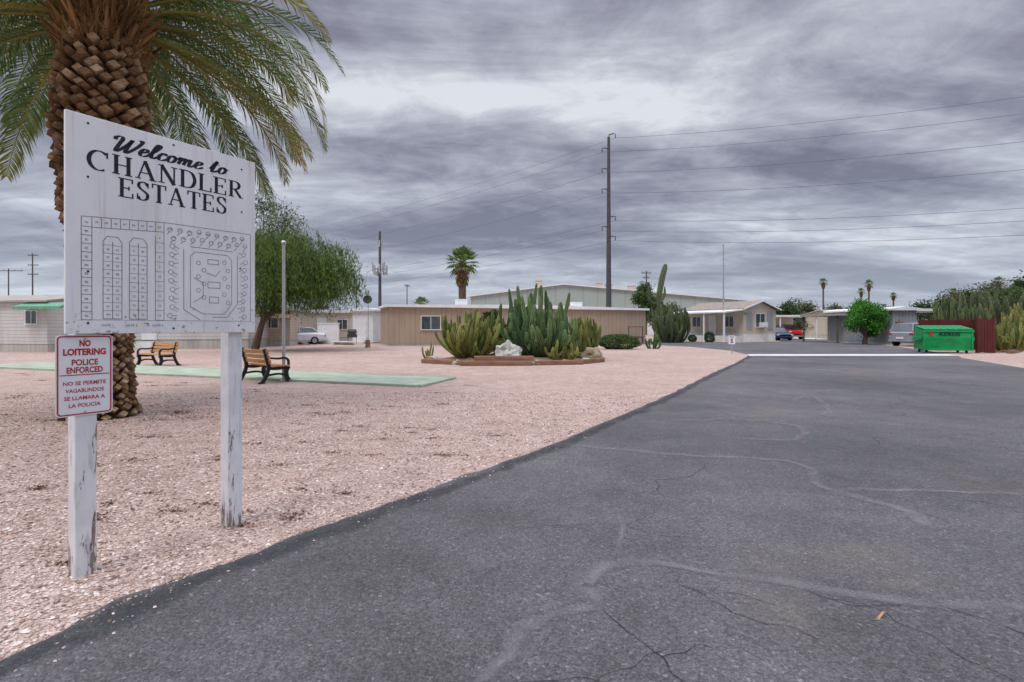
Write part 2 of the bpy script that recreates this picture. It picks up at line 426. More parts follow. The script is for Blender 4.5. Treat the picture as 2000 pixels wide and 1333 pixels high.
def crack(x,y,ang,n,step,w0,depth=0):
    pts=[(x,y)]
    for i in range(n):
        ang+=rnd.uniform(-.3,.3); 
        a2=ang+rnd.uniform(-.5,.5)
        x+=math.cos(a2)*step; y+=math.sin(a2)*step
        pts.append((x,y))
        if depth<1 and rnd.random()<.14: crack(x,y,ang+rnd.choice([-1,1])*rnd.uniform(.6,1.3),max(2,n//2),step,w0*.7,depth+1)
    cr.append((pts,w0*.72,.04))
crack(.03,2.0,.5,8,.10,.018); crack(.42,2.5,-1.3,6,.10,.018); crack(2.1,2.56,-1.2,5,.10,.020); crack(1.55,2.74,-.6,9,.12,.016)
crack(-.1,3.5,-.1,11,.13,.014); crack(.9,3.0,-1.8,8,.12,.015); crack(3.5,4.3,-1,9,.18,.020); crack(3.0,3.9,-.8,8,.18,.018)
crack(1.9,5.5,-2,8,.2,.018); crack(4.2,6.0,1.0,9,.28,.022); crack(3.3,7,1.8,8,.3,.02); crack(6,8,.8,9,.35,.026); crack(2.5,9,-.3,9,.3,.022)
crack(7.5,12,.2,9,.45,.03); crack(9,17,.9,9,.45,.04); crack(2.9,2.55,.3,6,.17,.018); crack(4.5,4.2,-.3,9,.22,.02); crack(5.5,6.5,-.4,9,.28,.022)
ribbon('road_crack',cr,'crack',.0145,3)
ribbon('road_edge',[([(a+.10,b-.06) for a,b in left_edge],.34,.06)],'edge',.0133)
ribbon('road_dust',[([(2.2,2.6),(2.0,3.4)],1.1,.1),([(3.5,7.5),(4.8,9)],1.6,.1),([(5,3),(4,5)],1.5,.1),([(9,13),(12,18)],2.5,.1),([(1.2,2.2),(1.6,3.2)],.8,.1)],'stain',.0138,7)

# pebbles
rs=np.random.RandomState(3)
def side_of_edge(x,y):
    ex=np.interp(y,[p[1] for p in left_edge],[p[0] for p in left_edge]); return ex-x
def pebbles():
    K=90000
    y=1.7*np.exp(rs.rand(K)**.9*math.log(11/1.7)); x=-1.2*y+rs.rand(K)*(1.2*y+np.maximum(.1,0.35*y))
    sd=side_of_edge(x,y)
    keep=(sd>-.02)|((sd>-.3)&(rs.rand(K)<.05)&(y<9)); x=x[keep];y=y[keep];K=len(x); sd=sd[keep]
    r=(.0036+.0085*rs.rand(K)**2.4)*(1+.06*y)
    r=np.where(sd<0,r*.7,r)
    base=np.array([(1,0,0),(0,1,0),(-1,0,0),(0,-1,0),(0,0,1),(0,0,-1)],float)
    V=np.repeat(base[None],K,0)*(0.7+.6*rs.rand(K,6,1))
    V+= (rs.rand(K,6,3)-.5)*.5
    V[:,:,0]*=1.25; V[:,:,2]*=.62
    a=rs.rand(K)*6.28; c,s=np.cos(a),np.sin(a)
    X=V[:,:,0]*c[:,None]-V[:,:,1]*s[:,None]; Y=V[:,:,0]*s[:,None]+V[:,:,1]*c[:,None]
    z0=np.where(sd<0.0,.012,.0)
    V=np.stack([X*r[:,None]+x[:,None],Y*r[:,None]+y[:,None],V[:,:,2]*r[:,None]+(z0+r*.3)[:,None]],2)
    F=np.array([(0,1,4),(1,2,4),(2,3,4),(3,0,4),(1,0,5),(2,1,5),(3,2,5),(0,3,5)])
    F=(F[None]+(np.arange(K)*6)[:,None,None]).reshape(-1,3)
    me=bpy.data.meshes.new('gravel'); me.from_pydata(V.reshape(-1,3).tolist(),[],F.tolist()); me.materials.append(M['pebble'])
    o=bpy.data.objects.new('gravel',me); COL.objects.link(o)
    o['kind']='stuff'; o['label']='loose pink and tan crushed gravel covering the yard'; o['category']='gravel'
pebbles()

def leafquads(mb,C,L,W,rs,mi=0,droop=0.0,dirs=None):
    n=len(C)
    a=rs.randn(n,3); 
    if dirs is not None: a=a*.5+dirs
    a[:,2]-=droop*2
    a/=np.linalg.norm(a,axis=1)[:,None]+1e-9
    b=np.cross(a,rs.randn(n,3)); b/=np.linalg.norm(b,axis=1)[:,None]+1e-9
    l=(L*(.6+.8*rs.rand(n)))[:,None]; w_=(W*(.6+.8*rs.rand(n)))[:,None]
    V=np.stack([C-a*l/2,C+b*w_/2,C+a*l/2,C-b*w_/2],1).reshape(-1,3)
    F=np.arange(n*4).reshape(n,4)
    mb.add(V.tolist(),F.tolist(),mi)

def litter(name,label,spots,n):
    mb=MB(); C=[]
    for (x,y,r) in spots:
        k=int(n*r); rr=np.abs(rs.randn(k))*r*.6; a=rs.rand(k)*6.28
        C.append(np.stack([x+rr*np.cos(a)*1.8,y+rr*np.sin(a)*.7,.012+rs.rand(k)*.012],1))
    C=np.concatenate(C); leafquads(mb,C,.038,.018,rs)
    v=np.array(mb.v); v[:,2]=np.maximum(v[:,2]*.6,.006); mb.v=[tuple(p) for p in v]
    o=mb.obj(name,'litter'); o['kind']='stuff'; o['label']=label; o['category']='leaf litter'
sp=[(-5.5,8.4,.9),(-6.9,7.7,.8),(-5.0,7.9,.6),(-6.2,7.4,.5),(-2.4,5.2,.14),(-2.6,3.9,.18),(-.75,5.6,.2),(-4.6,6.5,.2),(-2.0,5.7,.14),(-.2,6.6,.15),(-3.0,8.2,.2),(-6,5.6,.3),(-8,10,.5),(-4.0,5.4,.12),(-2.3,6.9,.12),(-1.1,7.0,.12),(-1.9,3.6,.1),(-1.4,4.3,.1)]
for i in range(60):
    y=rnd.uniform(3,16); x=rnd.uniform(-1.0*y,-.05*y); 
    if float(side_of_edge(x,y))>.2: sp.append((x,y,.07+.006*y))
litter('leaf_litter','dry brown leaf litter scattered on the gravel',sp,360)

# ------------------------------------------------------------------ sign writing
def stroke(mb,pts,w,t_,ox,oz,sx,sz,y,shear=0,smooth=True):
    P=[(p[0]+shear*p[1],0,p[1]) for p in pts]
    P=catmull(P,7) if smooth and len(P)>2 else [Vector(p) for p in P]
    k=len(P); vs=[]
    for i,p in enumerate(P):
        d_=(P[min(i+1,k-1)]-P[max(i-1,0)])
        if d_.length>0: d_.normalize()
        nx,nz=-d_.z,d_.x
        h=math.sqrt((w/2*nx)**2+(t_/2)**2)
        for s in(-1,1): vs.append((ox+(p.x+nx*h*s)*sx,y,oz+(p.z+nz*h*s)*sz))
    mb.add(vs,[(2*i,2*i+2,2*i+3,2*i+1) for i in range(k-1)])
def serif_letter(ch):
    W=.17;T=.055;o=[]
    def L(*p,w=W,t=T,sm=False): o.append((p,w,t,sm))
    def V(x,w=W,top=True,bot=True):
        L((x,0),(x,1),w=w,t=.03)
        if top: L((x-.16,.975),(x+.16,.975))
        if bot: L((x-.16,.025),(x+.16,.025))
    if ch=='H': V(.17);V(.68);L((.17,.5),(.68,.5));wd=.9
    elif ch=='C':
        L(*[(.45+.40*math.cos(a),.5+.49*math.sin(a)) for a in [R(x) for x in range(48,316,18)]],sm=True)
        L((.76,.68),(.76,.99),w=.05);wd=.88
    elif ch=='A':
        L((.12,0),(.42,1),w=.05);L((.42,1),(.78,0));L((.24,.34),(.66,.34));L((0,.025),(.26,.025));L((.6,.025),(.94,.025));wd=.95
    elif ch=='N':
        L((.15,0),(.15,1),w=.06);L((.75,0),(.75,1),w=.06);L((.15,1),(.75,0),w=.2);L((0,.025),(.3,.025));L((.6,.975),(.9,.975));L((.0,.975),(.2,.975));wd=.92
    elif ch=='D':
        V(.17);L((.17,.975),(.42,.975),(.66,.86),(.78,.5),(.66,.14),(.42,.025),(.17,.025),sm=True);wd=.88
    elif ch=='L': V(.17);L((.17,.025),(.68,.025));L((.68,0),(.68,.28),w=.05);wd=.74
    elif ch=='E':
        V(.17);L((.17,.025),(.68,.025));L((.68,0),(.68,.26),w=.05);L((.17,.975),(.66,.975));L((.66,.78),(.66,1),w=.05);L((.17,.5),(.5,.5));L((.5,.4),(.5,.6),w=.05);wd=.77
    elif ch=='R':
        V(.17);L((.17,.975),(.45,.96),(.6,.86),(.63,.74),(.56,.58),(.4,.5),(.17,.49),sm=True);L((.38,.5),(.72,.02));L((.66,.025),(.86,.025));wd=.86
    elif ch=='S':
        L((.56,.82),(.46,.95),(.32,.98),(.16,.9),(.13,.74),(.24,.6),(.42,.48),(.56,.34),(.54,.13),(.38,.02),(.2,.04),(.1,.18),sm=True,w=.15)
        L((.585,.7),(.585,.97),w=.05);L((.075,.03),(.075,.32),w=.05);wd=.68
    elif ch=='T': V(.4,top=False);L((.05,.975),(.75,.975));L((.06,.76),(.06,1),w=.05);L((.74,.76),(.74,1),w=.05);wd=.8
    return o,wd
def serif_word(mb,word,x0,x1,z0,h,y,slope=0):
    tot=sum(serif_letter(c)[1] for c in word)+.07*(len(word)-1)
    s=(x1-x0)/tot; x=x0
    for c in word:
        o,wd=serif_letter(c)
        for k,(p,w_,t_,sm) in enumerate(o): stroke(mb,p,w_,t_,x,z0+slope*(x-x0),s,h,y-.00004*k,0,sm)
        x+=(wd+.07)*s
script={'W':([[(.02,.70),(.0,.86),(.12,.98),(.24,.88),(.22,.5),(.20,.02),(.30,.04),(.5,.55),(.58,.9),(.54,.5),(.54,.03),(.64,.06),(.84,.5),(.94,.9),(.90,1.02),(.82,.95)]],.98),
'e':([[(-.02,.2),(.14,.23),(.29,.36),(.26,.5),(.14,.48),(.07,.25),(.12,.04),(.26,.01),(.42,.17)]],.40),
'l':([[(-.02,.17),(.16,.5),(.27,.85),(.22,1.0),(.13,.9),(.09,.4),(.12,.05),(.22,.02),(.34,.17)]],.32),
'c':([[(.27,.38),(.26,.5),(.15,.49),(.06,.26),(.11,.04),(.24,.01),(.40,.17)]],.38),
'o':([[(.2,.5),(.08,.4),(.06,.12),(.17,0),(.31,.12),(.32,.38),(.2,.5),(.28,.38),(.46,.40)]],.44),
'm':([[(-.02,.3),(.08,.5),(.09,.3),(.08,.02)],[(.08,.2),(.2,.46),(.29,.46),(.29,.02)],[(.29,.2),(.41,.46),(.51,.46),(.50,.1),(.58,.01),(.72,.17)]],.70),
't':([[(.0,.17),(.16,.85),(.12,.4),(.11,.05),(.2,.01),(.36,.17)],[(-.02,.6),(.32,.62)]],.36),' ':([],.34)}
def script_word(mb,word,x0,x1,z0,h,y,slope):
    tot=sum(script[c][1] for c in word); s=(x1-x0)/tot; x=x0; k=0
    for c in word:
        for p in script[c][0]:
            k+=1; stroke(mb,p,.15,.05,x,z0+slope*(x-x0),s,h,y-.00004*(k%5),.28)
        x+=script[c][1]*s
def text(mb,s,cx,cz,h,y,width=None,bold=.0,mi=0,left=None):
    cu=bpy.data.curves.new('tmp','FONT'); cu.body=s; cu.size=1; cu.offset=bold; cu.resolution_u=3
    o=bpy.data.objects.new('tmp',cu); COL.objects.link(o)
    dg=bpy.context.evaluated_depsgraph_get(); me=bpy.data.meshes.new_from_object(o.evaluated_get(dg))
    V=np.array([v.co[:] for v in me.vertices]); F=[tuple(p.vertices) for p in me.polygons]
    bpy.data.objects.remove(o); bpy.data.curves.remove(cu); bpy.data.meshes.remove(me)
    mn,mx=V.min(0),V.max(0); sc=h/.70; sx=width/(mx[0]-mn[0]) if width else sc
    x0=left if left is not None else cx-(mx[0]-mn[0])*sx/2
    mb.add([(x0+(v[0]-mn[0])*sx,y,cz-h/2+v[1]*sc) for v in V],F,mi)

# ------------------------------------------------------------------ welcome sign
SA=math.atan2(.915,.573)
sg=thing('welcome_sign','weathered white wooden community welcome sign with site map','sign',(-2.43,2.785,0),SA)
BW,B0,B1=1.08,1.365,2.59
mb=MB(); mb.box((BW/2,.011,(B0+B1)/2),(BW,.022,B1-B0)); mb.obj('board','board',sg,bevel=.002)
for k,x in enumerate((.10,.95)):
    mb=MB(); h=2.45
    rng=random.Random(k); vs=[];n=14
    mb.loft([[(x+sx*.05+rng.uniform(-.0015,.0015),.076+sy*.05+rng.uniform(-.0015,.0015),-.1+(h+.1)*i/n) for sx,sy in((-1,-1),(1,-1),(1,1),(-1,1))] for i in range(n+1)])
    mb.obj('post','postpaint',sg,bevel=.004)
mb=MB()
script_word(mb,'Welcome to',.20,.87,1.365+1.066,.092,-.0012,.028)
serif_word(mb,'CHANDLER',.098,.99,1.365+.928,.112,-.0012,.022)
serif_word(mb,'ESTATES',.243,.876,1.365+.802,.112,-.0012,.022)
mb.obj('lettering','blackpaint',sg)
mb=MB(); Y=-.0010
def ln(x0,z0,x1,z1,w_=.003):
    d_=Vector((x1-x0,0,z1-z0)); L=d_.length
    if L<1e-6: return
    nx,nz=-d_.z/L*w_/2,d_.x/L*w_/2
    mb.add([(x0-nx,Y,B0+z0-nz),(x1-nx,Y,B0+z1-nz),(x1+nx,Y,B0+z1+nz),(x0+nx,Y,B0+z0+nz)],[(0,1,2,3)])
def poly(pts,closed=False,w_=.0032):
    for a,b in zip(pts,pts[1:]+(pts[:1] if closed else [])): ln(*a,*b,w_=w_)
def circ(x,z,r=.0145):
    poly([(x+r*math.cos(a*math.pi/5),z+r*math.sin(a*math.pi/5)) for a in range(10)],True,.0026)
nums=[]
poly([(.070,.075),(.070,.655),(.49,.690),(1.045,.700),(1.045,.075)]); ln(.070,.078,1.045,.078,.002)
ln(.118,.078,.118,.60); ln(.118,.60,.485,.63)
for i in range(12): ln(.070,.078+i*.0475,.118,.078+i*.0475); nums.append((.093,.10+i*.0475,str(90-i)))
for i in range(8):
    x=.118+i*.0455; ln(x,.60+i*.0037,x,.655+i*.004); nums.append((x+.022,.632+i*.0035,str(70-i)))
def block(x0,x1,z0,z1,rows,n0):
    xm=(x0+x1)/2; poly([(x0,z0),(x0,z1-.03),(x0+.02,z1),(x1-.02,z1),(x1,z1-.03),(x1,z0)],True); ln(xm,z0,xm,z1-.03)
    for i in range(rows+1):
        z=z0+(z1-.05-z0)*i/rows; ln(x0,z,x1,z,.002)
        if i<rows: zz=z+(z1-.05-z0)/rows/2; nums.append(((x0+xm)/2,zz,str(n0-i))); nums.append(((x1+xm)/2,zz,str(n0+i+9)))
block(.170,.262,.085,.56,9,44); block(.300,.392,.085,.57,8,24)
ln(.437,.078,.437,.60); ln(.485,.078,.485,.690)
for i in range(9): ln(.437,.08+i*.06,.485,.08+i*.06,.002); nums.append((.461,.11+i*.06,str(14-i)))
rr=random.Random(4)
for i in range(9):
    for (z,k) in ((.655,0),(.605,1)):
        x=.52+i*.058+k*.02; 
        if x<1.03: circ(x,z+rr.uniform(-.008,.008)); ln(x,z-.015,x-.018,z-.035); nums.append((x,z,str(100+i+9*k)))
for i in range(9):
    z=.55-i*.055
    for x,dx in ((.525,.04),(1.0,-.04)):
        xx=x+rr.uniform(-.012,.012); circ(xx,z); ln(xx+.015*(1 if dx>0 else -1),z,xx+dx,z+rr.uniform(-.02,.02)); ln(xx,z-.015,xx+dx*.8,z-.03,.002)
poly([(.60,.54),(.60,.15),(.70,.085)]); poly([(.64,.56),(.92,.56)]); poly([(.95,.54),(.95,.20),(.88,.105),(.78,.105)])
poly([(.64,.50),(.64,.17),(.72,.125),(.86,.125),(.91,.20),(.91,.50),(.88,.53),(.67,.53)],True)
for i in range(6):
    circ(.69+ (i%2)*.035,.46-i*.045,.013); circ(.86+(i%2)*.025,.48-i*.055,.013)
poly([(.75,.46),(.82,.46),(.82,.49),(.75,.49)],True);poly([(.75,.30),(.83,.30),(.83,.34),(.75,.34)],True);poly([(.76,.20),(.82,.20),(.82,.24),(.76,.24)],True)
poly([(.74,.40),(.80,.38),(.83,.42)]);poly([(.66,.36),(.72,.33),(.72,.24),(.66,.20)])
for x,z,s in nums: text(mb,s,x,B0+z,.012,-.0013)
for i,x in enumerate((.19,.31,.45)): text(mb,'GATE %d'%(i+1),x,B0+.048,.013,-.0013)
mb.obj('map_drawing','mapink',sg)
for x,z in ((.10,1.18),(.10,.88),(.98,1.15),(.98,.85),(.10,.35),(.97,.45),(.10,.06),(.96,.05),(.54,1.19),(.54,.03)):
    mb=MB(); mb.tube([(x,-.003,B0+z),(x,.001,B0+z)],.006,8); mb.obj('nail','black',sg)

ns=thing('warning_sign','white metal sign with red no loitering text on wooden post','sign',(-2.43,2.785,0),SA)
def rrect(x0,x1,z0,z1,r,n=5):
    o=[]
    for cx,cz,a0 in((x1-r,z1-r,0),(x0+r,z1-r,90),(x0+r,z0+r,180),(x1-r,z0+r,270)):
        for i in range(n+1): a=R(a0+90*i/n); o.append((cx+r*math.cos(a),cz+r*math.sin(a)))
    return o
X0,X1,Z0,Z1=-.036,.224,.908,1.358
mb=MB(); mb.prism(rrect(X0,X1,Z0,Z1,.022),.0215,.0245); mb.obj('panel','white',ns)
mb=MB()
A=rrect(X0+.006,X1-.006,Z0+.006,Z1-.006,.019);B=rrect(X0+.013,X1-.013,Z0+.013,Z1-.013,.014);n=len(A)
mb.add([(x,.0205,z) for x,z in A]+[(x,.0205,z) for x,z in B],[(i,(i+1)%n,(i+1)%n+n,i+n) for i in range(n)])
cx=(X0+X1)/2; fy=.0203
for s,z,h,wd,b in(('NO',1.330,.032,.052,.05),('LOITERING',1.282,.034,.195,.045),('POLICE',1.224,.032,.120,.03),('ENFORCED',1.181,.032,.165,.03),
    ('NO SE PERMITE',1.108,.021,.195,.018),('VAGABUNDOS',1.067,.021,.175,.018),('SE LLAMARA A',1.026,.021,.185,.018),('LA POLICIA',.985,.021,.145,.018)):
    text(mb,s,cx,z-.018,h,fy,wd,b)
mb.box((cx,.0206,1.136),(.225,.0006,.005))
mb.obj('lettering','redpaint',ns)
for z in (Z1-.02,Z0+.02):
    mb=MB(); mb.tube([(cx,.016,z),(cx,.022,z)],.006,8); mb.obj('bolt','metal',ns)

# ------------------------------------------------------------------ date palm
def date_palm():
    e=thing('palm_tree','tall date palm with pineapple-textured trunk and arching green fronds','palm tree',(-6.44,8.05,0))
    H=6.0
    def rad(z):
        pts=[(0,.50),(.2,.42),(.8,.36),(2,.36),(3.0,.42),(3.8,.52),(4.6,.545),(5.4,.50),(6.0,.39),(6.6,.28)]
        return float(np.interp(z,[p[0] for p in pts],[p[1] for p in pts]))
    mb=MB(); zs=[i*.1-.1 for i in range(67)]
    mb.tube([(0,0,z) for z in zs],[max(.1,rad(z)-.05) for z in zs],28)
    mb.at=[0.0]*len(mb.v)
    rg=random.Random(2); row=0; z=.05
    while z<H+.1:
        r=rad(z); n=17 if z<3 else 15
        for k in range(n):
            if rg.random()<.03: continue
            a=2*math.pi*(k+.5*(row%2))/n+rg.uniform(-.07,.07)
            zz=z+rg.uniform(-.025,.025); w_=2*math.pi*r/n*.95; h=.19 if z>3 else .14; out=rg.uniform(.03,.11)*(1.2 if z>3 else .55)
            rh=Vector((math.cos(a),math.sin(a),0)); tn=Vector((-math.sin(a),math.cos(a),0)); up=Vector((0,0,1))
            c=rh*(r-.05)+up*zz
            b=[c+tn*w_*.5,c+up*h*.5,c-tn*w_*.5,c-up*h*.5]
            c2=rh*(r+out)+up*(zz+.035+rg.uniform(-.02,.025))+tn*rg.uniform(-.018,.018)
            q=rg.uniform(.5,.85)
            f=[c2+tn*w_*.5*q-rh*rg.uniform(0,.03),c2+up*h*.42*q-rh*.02,c2-tn*w_*.5*q-rh*rg.uniform(0,.03),c2-up*h*.42*q+rh*.015]
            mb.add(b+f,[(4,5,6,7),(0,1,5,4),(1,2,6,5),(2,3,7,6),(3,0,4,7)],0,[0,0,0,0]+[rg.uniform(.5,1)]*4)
        z+=.083 if z>3 else .066; row+=1
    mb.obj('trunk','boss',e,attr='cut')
    mb=MB()
    for i in range(130):
        a=i*2.399; zz=5.65+.75*(i/130); r=rad(zz)-.03; el=R(rg.uniform(35,75)); L=rg.uniform(.3,.7)
        p=Vector((math.cos(a)*r,math.sin(a)*r,zz)); d_=Vector((math.cos(a)*math.cos(el),math.sin(a)*math.cos(el),math.sin(el)))
        mb.tube([p,p+d_*L*.6,p+d_*L],[.05,.03,.015],5)
    ang=rs.rand(1600)*6.28; rr_=.42+.2*rs.rand(1600)
    C=np.stack([rr_*np.cos(ang),rr_*np.sin(ang),5.65+rs.rand(1600)*.8],1)
    leafquads(mb,C,.40,.012,rs,0,0,dirs=np.stack([C[:,0]*1.2,C[:,1]*1.2,np.ones(1600)],1))
    mb.obj('frond_stubs','thatch',e)
    V=[];F=[];D=[]; rach=MB()
    NF=112
    for i in range(NF):
        a=i*2.39996+.9; q=i/NF
        toward=math.cos(a-math.atan2(-.78,.62))
        if toward>.5 and q<.5: continue
        e0=R(-14+98*q+rg.uniform(-8,8)); L=rg.uniform(3.5,4.2)*(1-.25*max(0,q-.75)/.25)
        bend=R(rg.uniform(85,120))*(1.0 if q<.75 else .75)
        if e0<R(12): bend=R(rg.uniform(52,76)); L*=.9
        p=Vector((math.cos(a)*.22,math.sin(a)*.22,6.15+.4*q)); seg=40; pts=[p.copy()];tan=[]
        sw=rg.uniform(-.25,.25)
        for s in range(seg):
            u=s/seg; el=e0-bend*u**1.25; az2=a+sw*u
            d_=Vector((math.cos(az2)*math.cos(el),math.sin(az2)*math.cos(el),math.sin(el))); tan.append(d_); p=p+d_*L/seg; pts.append(p.copy())
        tan.append(tan[-1])
        rach.tube([pts[j] for j in range(0,seg+1,4)],[max(.004,.03*(1-j/seg)**.8) for j in range(0,seg+1,4)],5)
        dryf=.45 if rg.random()<.10 else max(0,rg.gauss(-.03,.08))
        tipdry=rg.uniform(.3,1.0) if rg.random()<.5 else 0
        npair=90
        for j in range(npair):
            u=.14+.86*j/npair; fs=u*seg; k0=min(int(fs),seg-1); fr=fs-k0
            P=pts[k0].lerp(pts[k0+1],fr); T=tan[k0]
            S=T.cross(Vector((0,0,1))); S=S.normalized() if S.length>1e-3 else Vector((1,0,0)); N=S.cross(T).normalized()
            ll=.48*(math.sin(math.pi*min(1,(u-.08)/.98*.9+.08))**.6)*(1 if u<.9 else 1-(u-.9)*4)
            fw=.65+.75*u
            for sd in(-1,1):
                dd=(S*sd*1.0+T*fw+N*rg.uniform(-.05,.4)+Vector((rg.gauss(0,.08),rg.gauss(0,.08),rg.gauss(0,.08)))).normalized()
                l2=ll*rg.uniform(.8,1.12)
                mid=P+dd*l2*.55; end=P+dd*l2+Vector((0,0,-.3*l2*rg.uniform(.4,1.8)))
                wv=T.cross(dd).cross(dd).normalized()*.0125
                o=len(V); V+= [P+wv*.5,P-wv*.5,mid+wv,mid-wv,end]
                F+=[(o,o+1,o+3,o+2),(o+2,o+3,o+4)]
                dv=min(1,dryf+(tipdry*max(0,(u-.6)/.4) if q<.8 else 0)+(.3 if rg.random()<.03 else 0))
                D+=[dv*.7]*3+[dv]*1+[min(1,dv+.12)]
    mb=MB(); mb.add(V,F,0,D)
    mb.obj('crown','frond',e,attr='dry')
    rach.at=[.45]*len(rach.v); rach.obj('frond_stems','frond',e,attr='dry')
date_palm()

# ------------------------------------------------------------------ trees
def tree(name,label,cat,loc,H,th,rx,rz_,ncl,nleaf,L,W,mat,seed,droop=0,tr=.18,group=None,lean=(0,0),clr=.38,strands=0):
    e=thing(name,label,cat,loc,0,group); r_=np.random.RandomState(seed); rg=random.Random(seed)
    cz=H-rz_; 
    mb=MB(); cents=[]
    for i in range(ncl):
        while True:
            p=r_.uniform(-1,1,3)
            if .25<np.linalg.norm(p)<1: break
        c=Vector((p[0]*rx*(1-clr*.7)+lean[0],p[1]*rx*(1-clr*.7)+lean[1],cz+p[2]*rz_*(1-clr*.7))); cents.append(c)
    base=Vector((0,0,-.1)); fork=Vector((lean[0]*.3,lean[1]*.3,th))
    mb.tube([base,base.lerp(fork,.5)+Vector((rg.uniform(-.1,.1),0,0)),fork],[tr*1.3,tr,tr*.8],8)
    for i,c in enumerate(cents[:14]):
        m1=fork.lerp(c,.5)+Vector((rg.uniform(-.2,.2),rg.uniform(-.2,.2),rg.uniform(0,.25)*rz_*.5))
        mb.tube([fork-Vector((0,0,th*.1)),m1,c],[tr*.55,tr*.3,tr*.08],5)
    mb.obj('trunk','bark',e)
    mb=MB(); per=nleaf//ncl
    for c in cents:
        R0=rx*clr*rg.uniform(.6,1.3); q=r_.randn(per,3); q/=np.linalg.norm(q,axis=1)[:,None]
        q*=(r_.rand(per)**.45)[:,None]
        q[:,2]*=min(1,rz_/rx*1.1)
        if droop: q[:,2]-=droop*(q[:,0]**2+q[:,1]**2)*.9*r_.rand(per)
        C=q*R0*(1+.25*r_.randn(per,1))+np.array(c)
        leafquads(mb,C,L,W,r_,0,droop)
    k=nleaf//14; cc=np.array([cents[i] for i in r_.randint(0,ncl,k)]); q=r_.randn(k,3); q/=np.linalg.norm(q,axis=1)[:,None]
    leafquads(mb,cc+q*rx*clr*1.35*r_.rand(k,1)**.3*np.array([1,1,min(1,rz_/rx)]),L,W,r_,0,droop)
    if strands:
        for s in range(strands):
            a=r_.rand()*6.283; el=r_.uniform(-.2,1.1); rr_=r_.uniform(.75,1.05)
            p=np.array([lean[0]+rx*rr_*math.cos(a)*math.cos(el*.8),lean[1]+rx*rr_*math.sin(a)*math.cos(el*.8),cz+rz_*rr_*math.sin(el)])
            ln_=r_.uniform(.6,2.2); k=int(ln_*26); u=r_.rand(k)
            C=p+np.stack([math.cos(a)*.45*u*ln_,math.sin(a)*.45*u*ln_,-ln_*u**1.2],1)+r_.randn(k,3)*.06
            leafquads(mb,C,L*.9,W,r_,0,1.2)
    mb.obj('crown',mat,e); return e
tree('willow_tree','bright green feathery desert willow tree with drooping crown','tree',(-15.6,31,0),7.2,1.9,4.4,2.6,26,42000,.30,.04,'mesq',11,.7,.2,clr=.34,lean=(1.8,0),strands=430)
tree('olive_tree','sparse tall olive-green tree standing behind the mobile homes','tree',(-22.2,46,0),13.8,5,5.2,5.2,24,20000,.35,.07,'olivel',12,.1,.22,clr=.27)
tree('shade_tree','leafy green shade tree behind the desert cactus clump','tree',(15.6,61,0),6.6,2,2.0,2.2,9,8000,.22,.12,'midl',13)
tree('citrus_tree','dense bright green leafy tree next to the carport','tree',(29.0,42,0),4.1,.6,1.5,1.95,18,17000,.16,.09,'brightl',14,clr=.42)
bk=[(24.5,84,6.0,3.8),(28.5,92,5.5,4.0),(44,82,6.0,4.0),(49.5,88,6.2,3.8),(41,70,3.6,2.5),(38.5,75,3.4,2.6),(36.5,84,5.0,3.5),(46.5,73,4.6,3.5),(55,80,5.5,4.0),(59,85,5.2,4.0),(66,80,6.4,4.6),(72,82,7.8,4.6),(79,86,9.6,5.0),(60,62,6.8,3.6),(64,64,8.4,3.8),(-95,110,7,6),(-2.5,62,4.0,2.0),(-58,70,5.0,4.5),(-47,74,5.4,4.5),(-30,80,5.5,5),(-20,90,5,4.5),(33,76,4.4,2.4),(43,60,4.2,2.2),(47,50,4.8,2.6),(52,54,6.2,3.0)]
for i,(x,y,h,r0) in enumerate(bk):
    tree('background_tree','dusty gray-green desert tree beyond the mobile homes','tree',(x,y,0),h,h*.3,r0*.9,h*.42,12,4200,.42,.16,['grayl','midl','darkl','olivel'][i%4],40+i,.1,.15,'desert trees behind the mobile homes')
def treeline():
    mb=MB(); r_=np.random.RandomState(9); C=[]
    for k in range(420):
        a=r_.uniform(-52,56); d_=r_.uniform(210,420); x=math.tan(R(a))*d_; h=r_.uniform(3,8)*(.8+.5*mnoise.noise(Vector((x*.02,0,0))))
        q=r_.randn(90,3); q/=np.linalg.norm(q,axis=1)[:,None]; q*=r_.rand(90,1)**.4
        C.append(q*np.array([7,4,h*.55])+np.array([x,d_,h*.5]))
    leafquads(mb,np.concatenate(C),1.6,.9,r_)
    o=mb.obj('distant_trees','grayl'); o['kind']='stuff'; o['label']='hazy line of far-off desert trees on the horizon'; o['category']='trees'
treeline()

def shrub(name,label,cat,loc,rx,ry,h,n,mat,seed,group=None,L=.09,W=.05):
    r_=np.random.RandomState(seed); q=r_.randn(n,3); q/=np.linalg.norm(q,axis=1)[:,None]
    q=q*(.72+.28*r_.rand(n,1)**.5); q[:,2]=np.where(q[:,2]<-.75,-.75,q[:,2])
    nz=np.array([mnoise.noise(Vector(v)*2.1+Vector((seed,0,0))) for v in q]); q*= (1+.22*nz)[:,None]
    C=q*np.array([rx,ry,h*.55])+np.array([0,0,h*.45]); C[:,2]=np.maximum(C[:,2],.02)
    mb=MB(); leafquads(mb,C,L,W,r_); o=mb.obj(name,mat); o.location=loc; return tagobj(o,label,cat,group)
shrub('hedge','low rounded green hedge beside the tan mobile home','hedge',(6.9,33,0),1.35,.8,.95,9000,'midl',5)
shrub('shrub','small clipped round shrub near the house porch','shrub',(18.9,49,0),.5,.5,1.0,2500,'darkl',6,'clipped shrubs by the porch')
shrub('shrub','small clipped round shrub near the house porch','shrub',(17.6,50,0),.4,.4,.7,2000,'darkl',7,'clipped shrubs by the porch')
shrub('bush','dark green bush behind the cactus bed','bush',(-1.2,30,0),.9,.8,2.4,5000,'darkl',8,L=.14,W=.07)
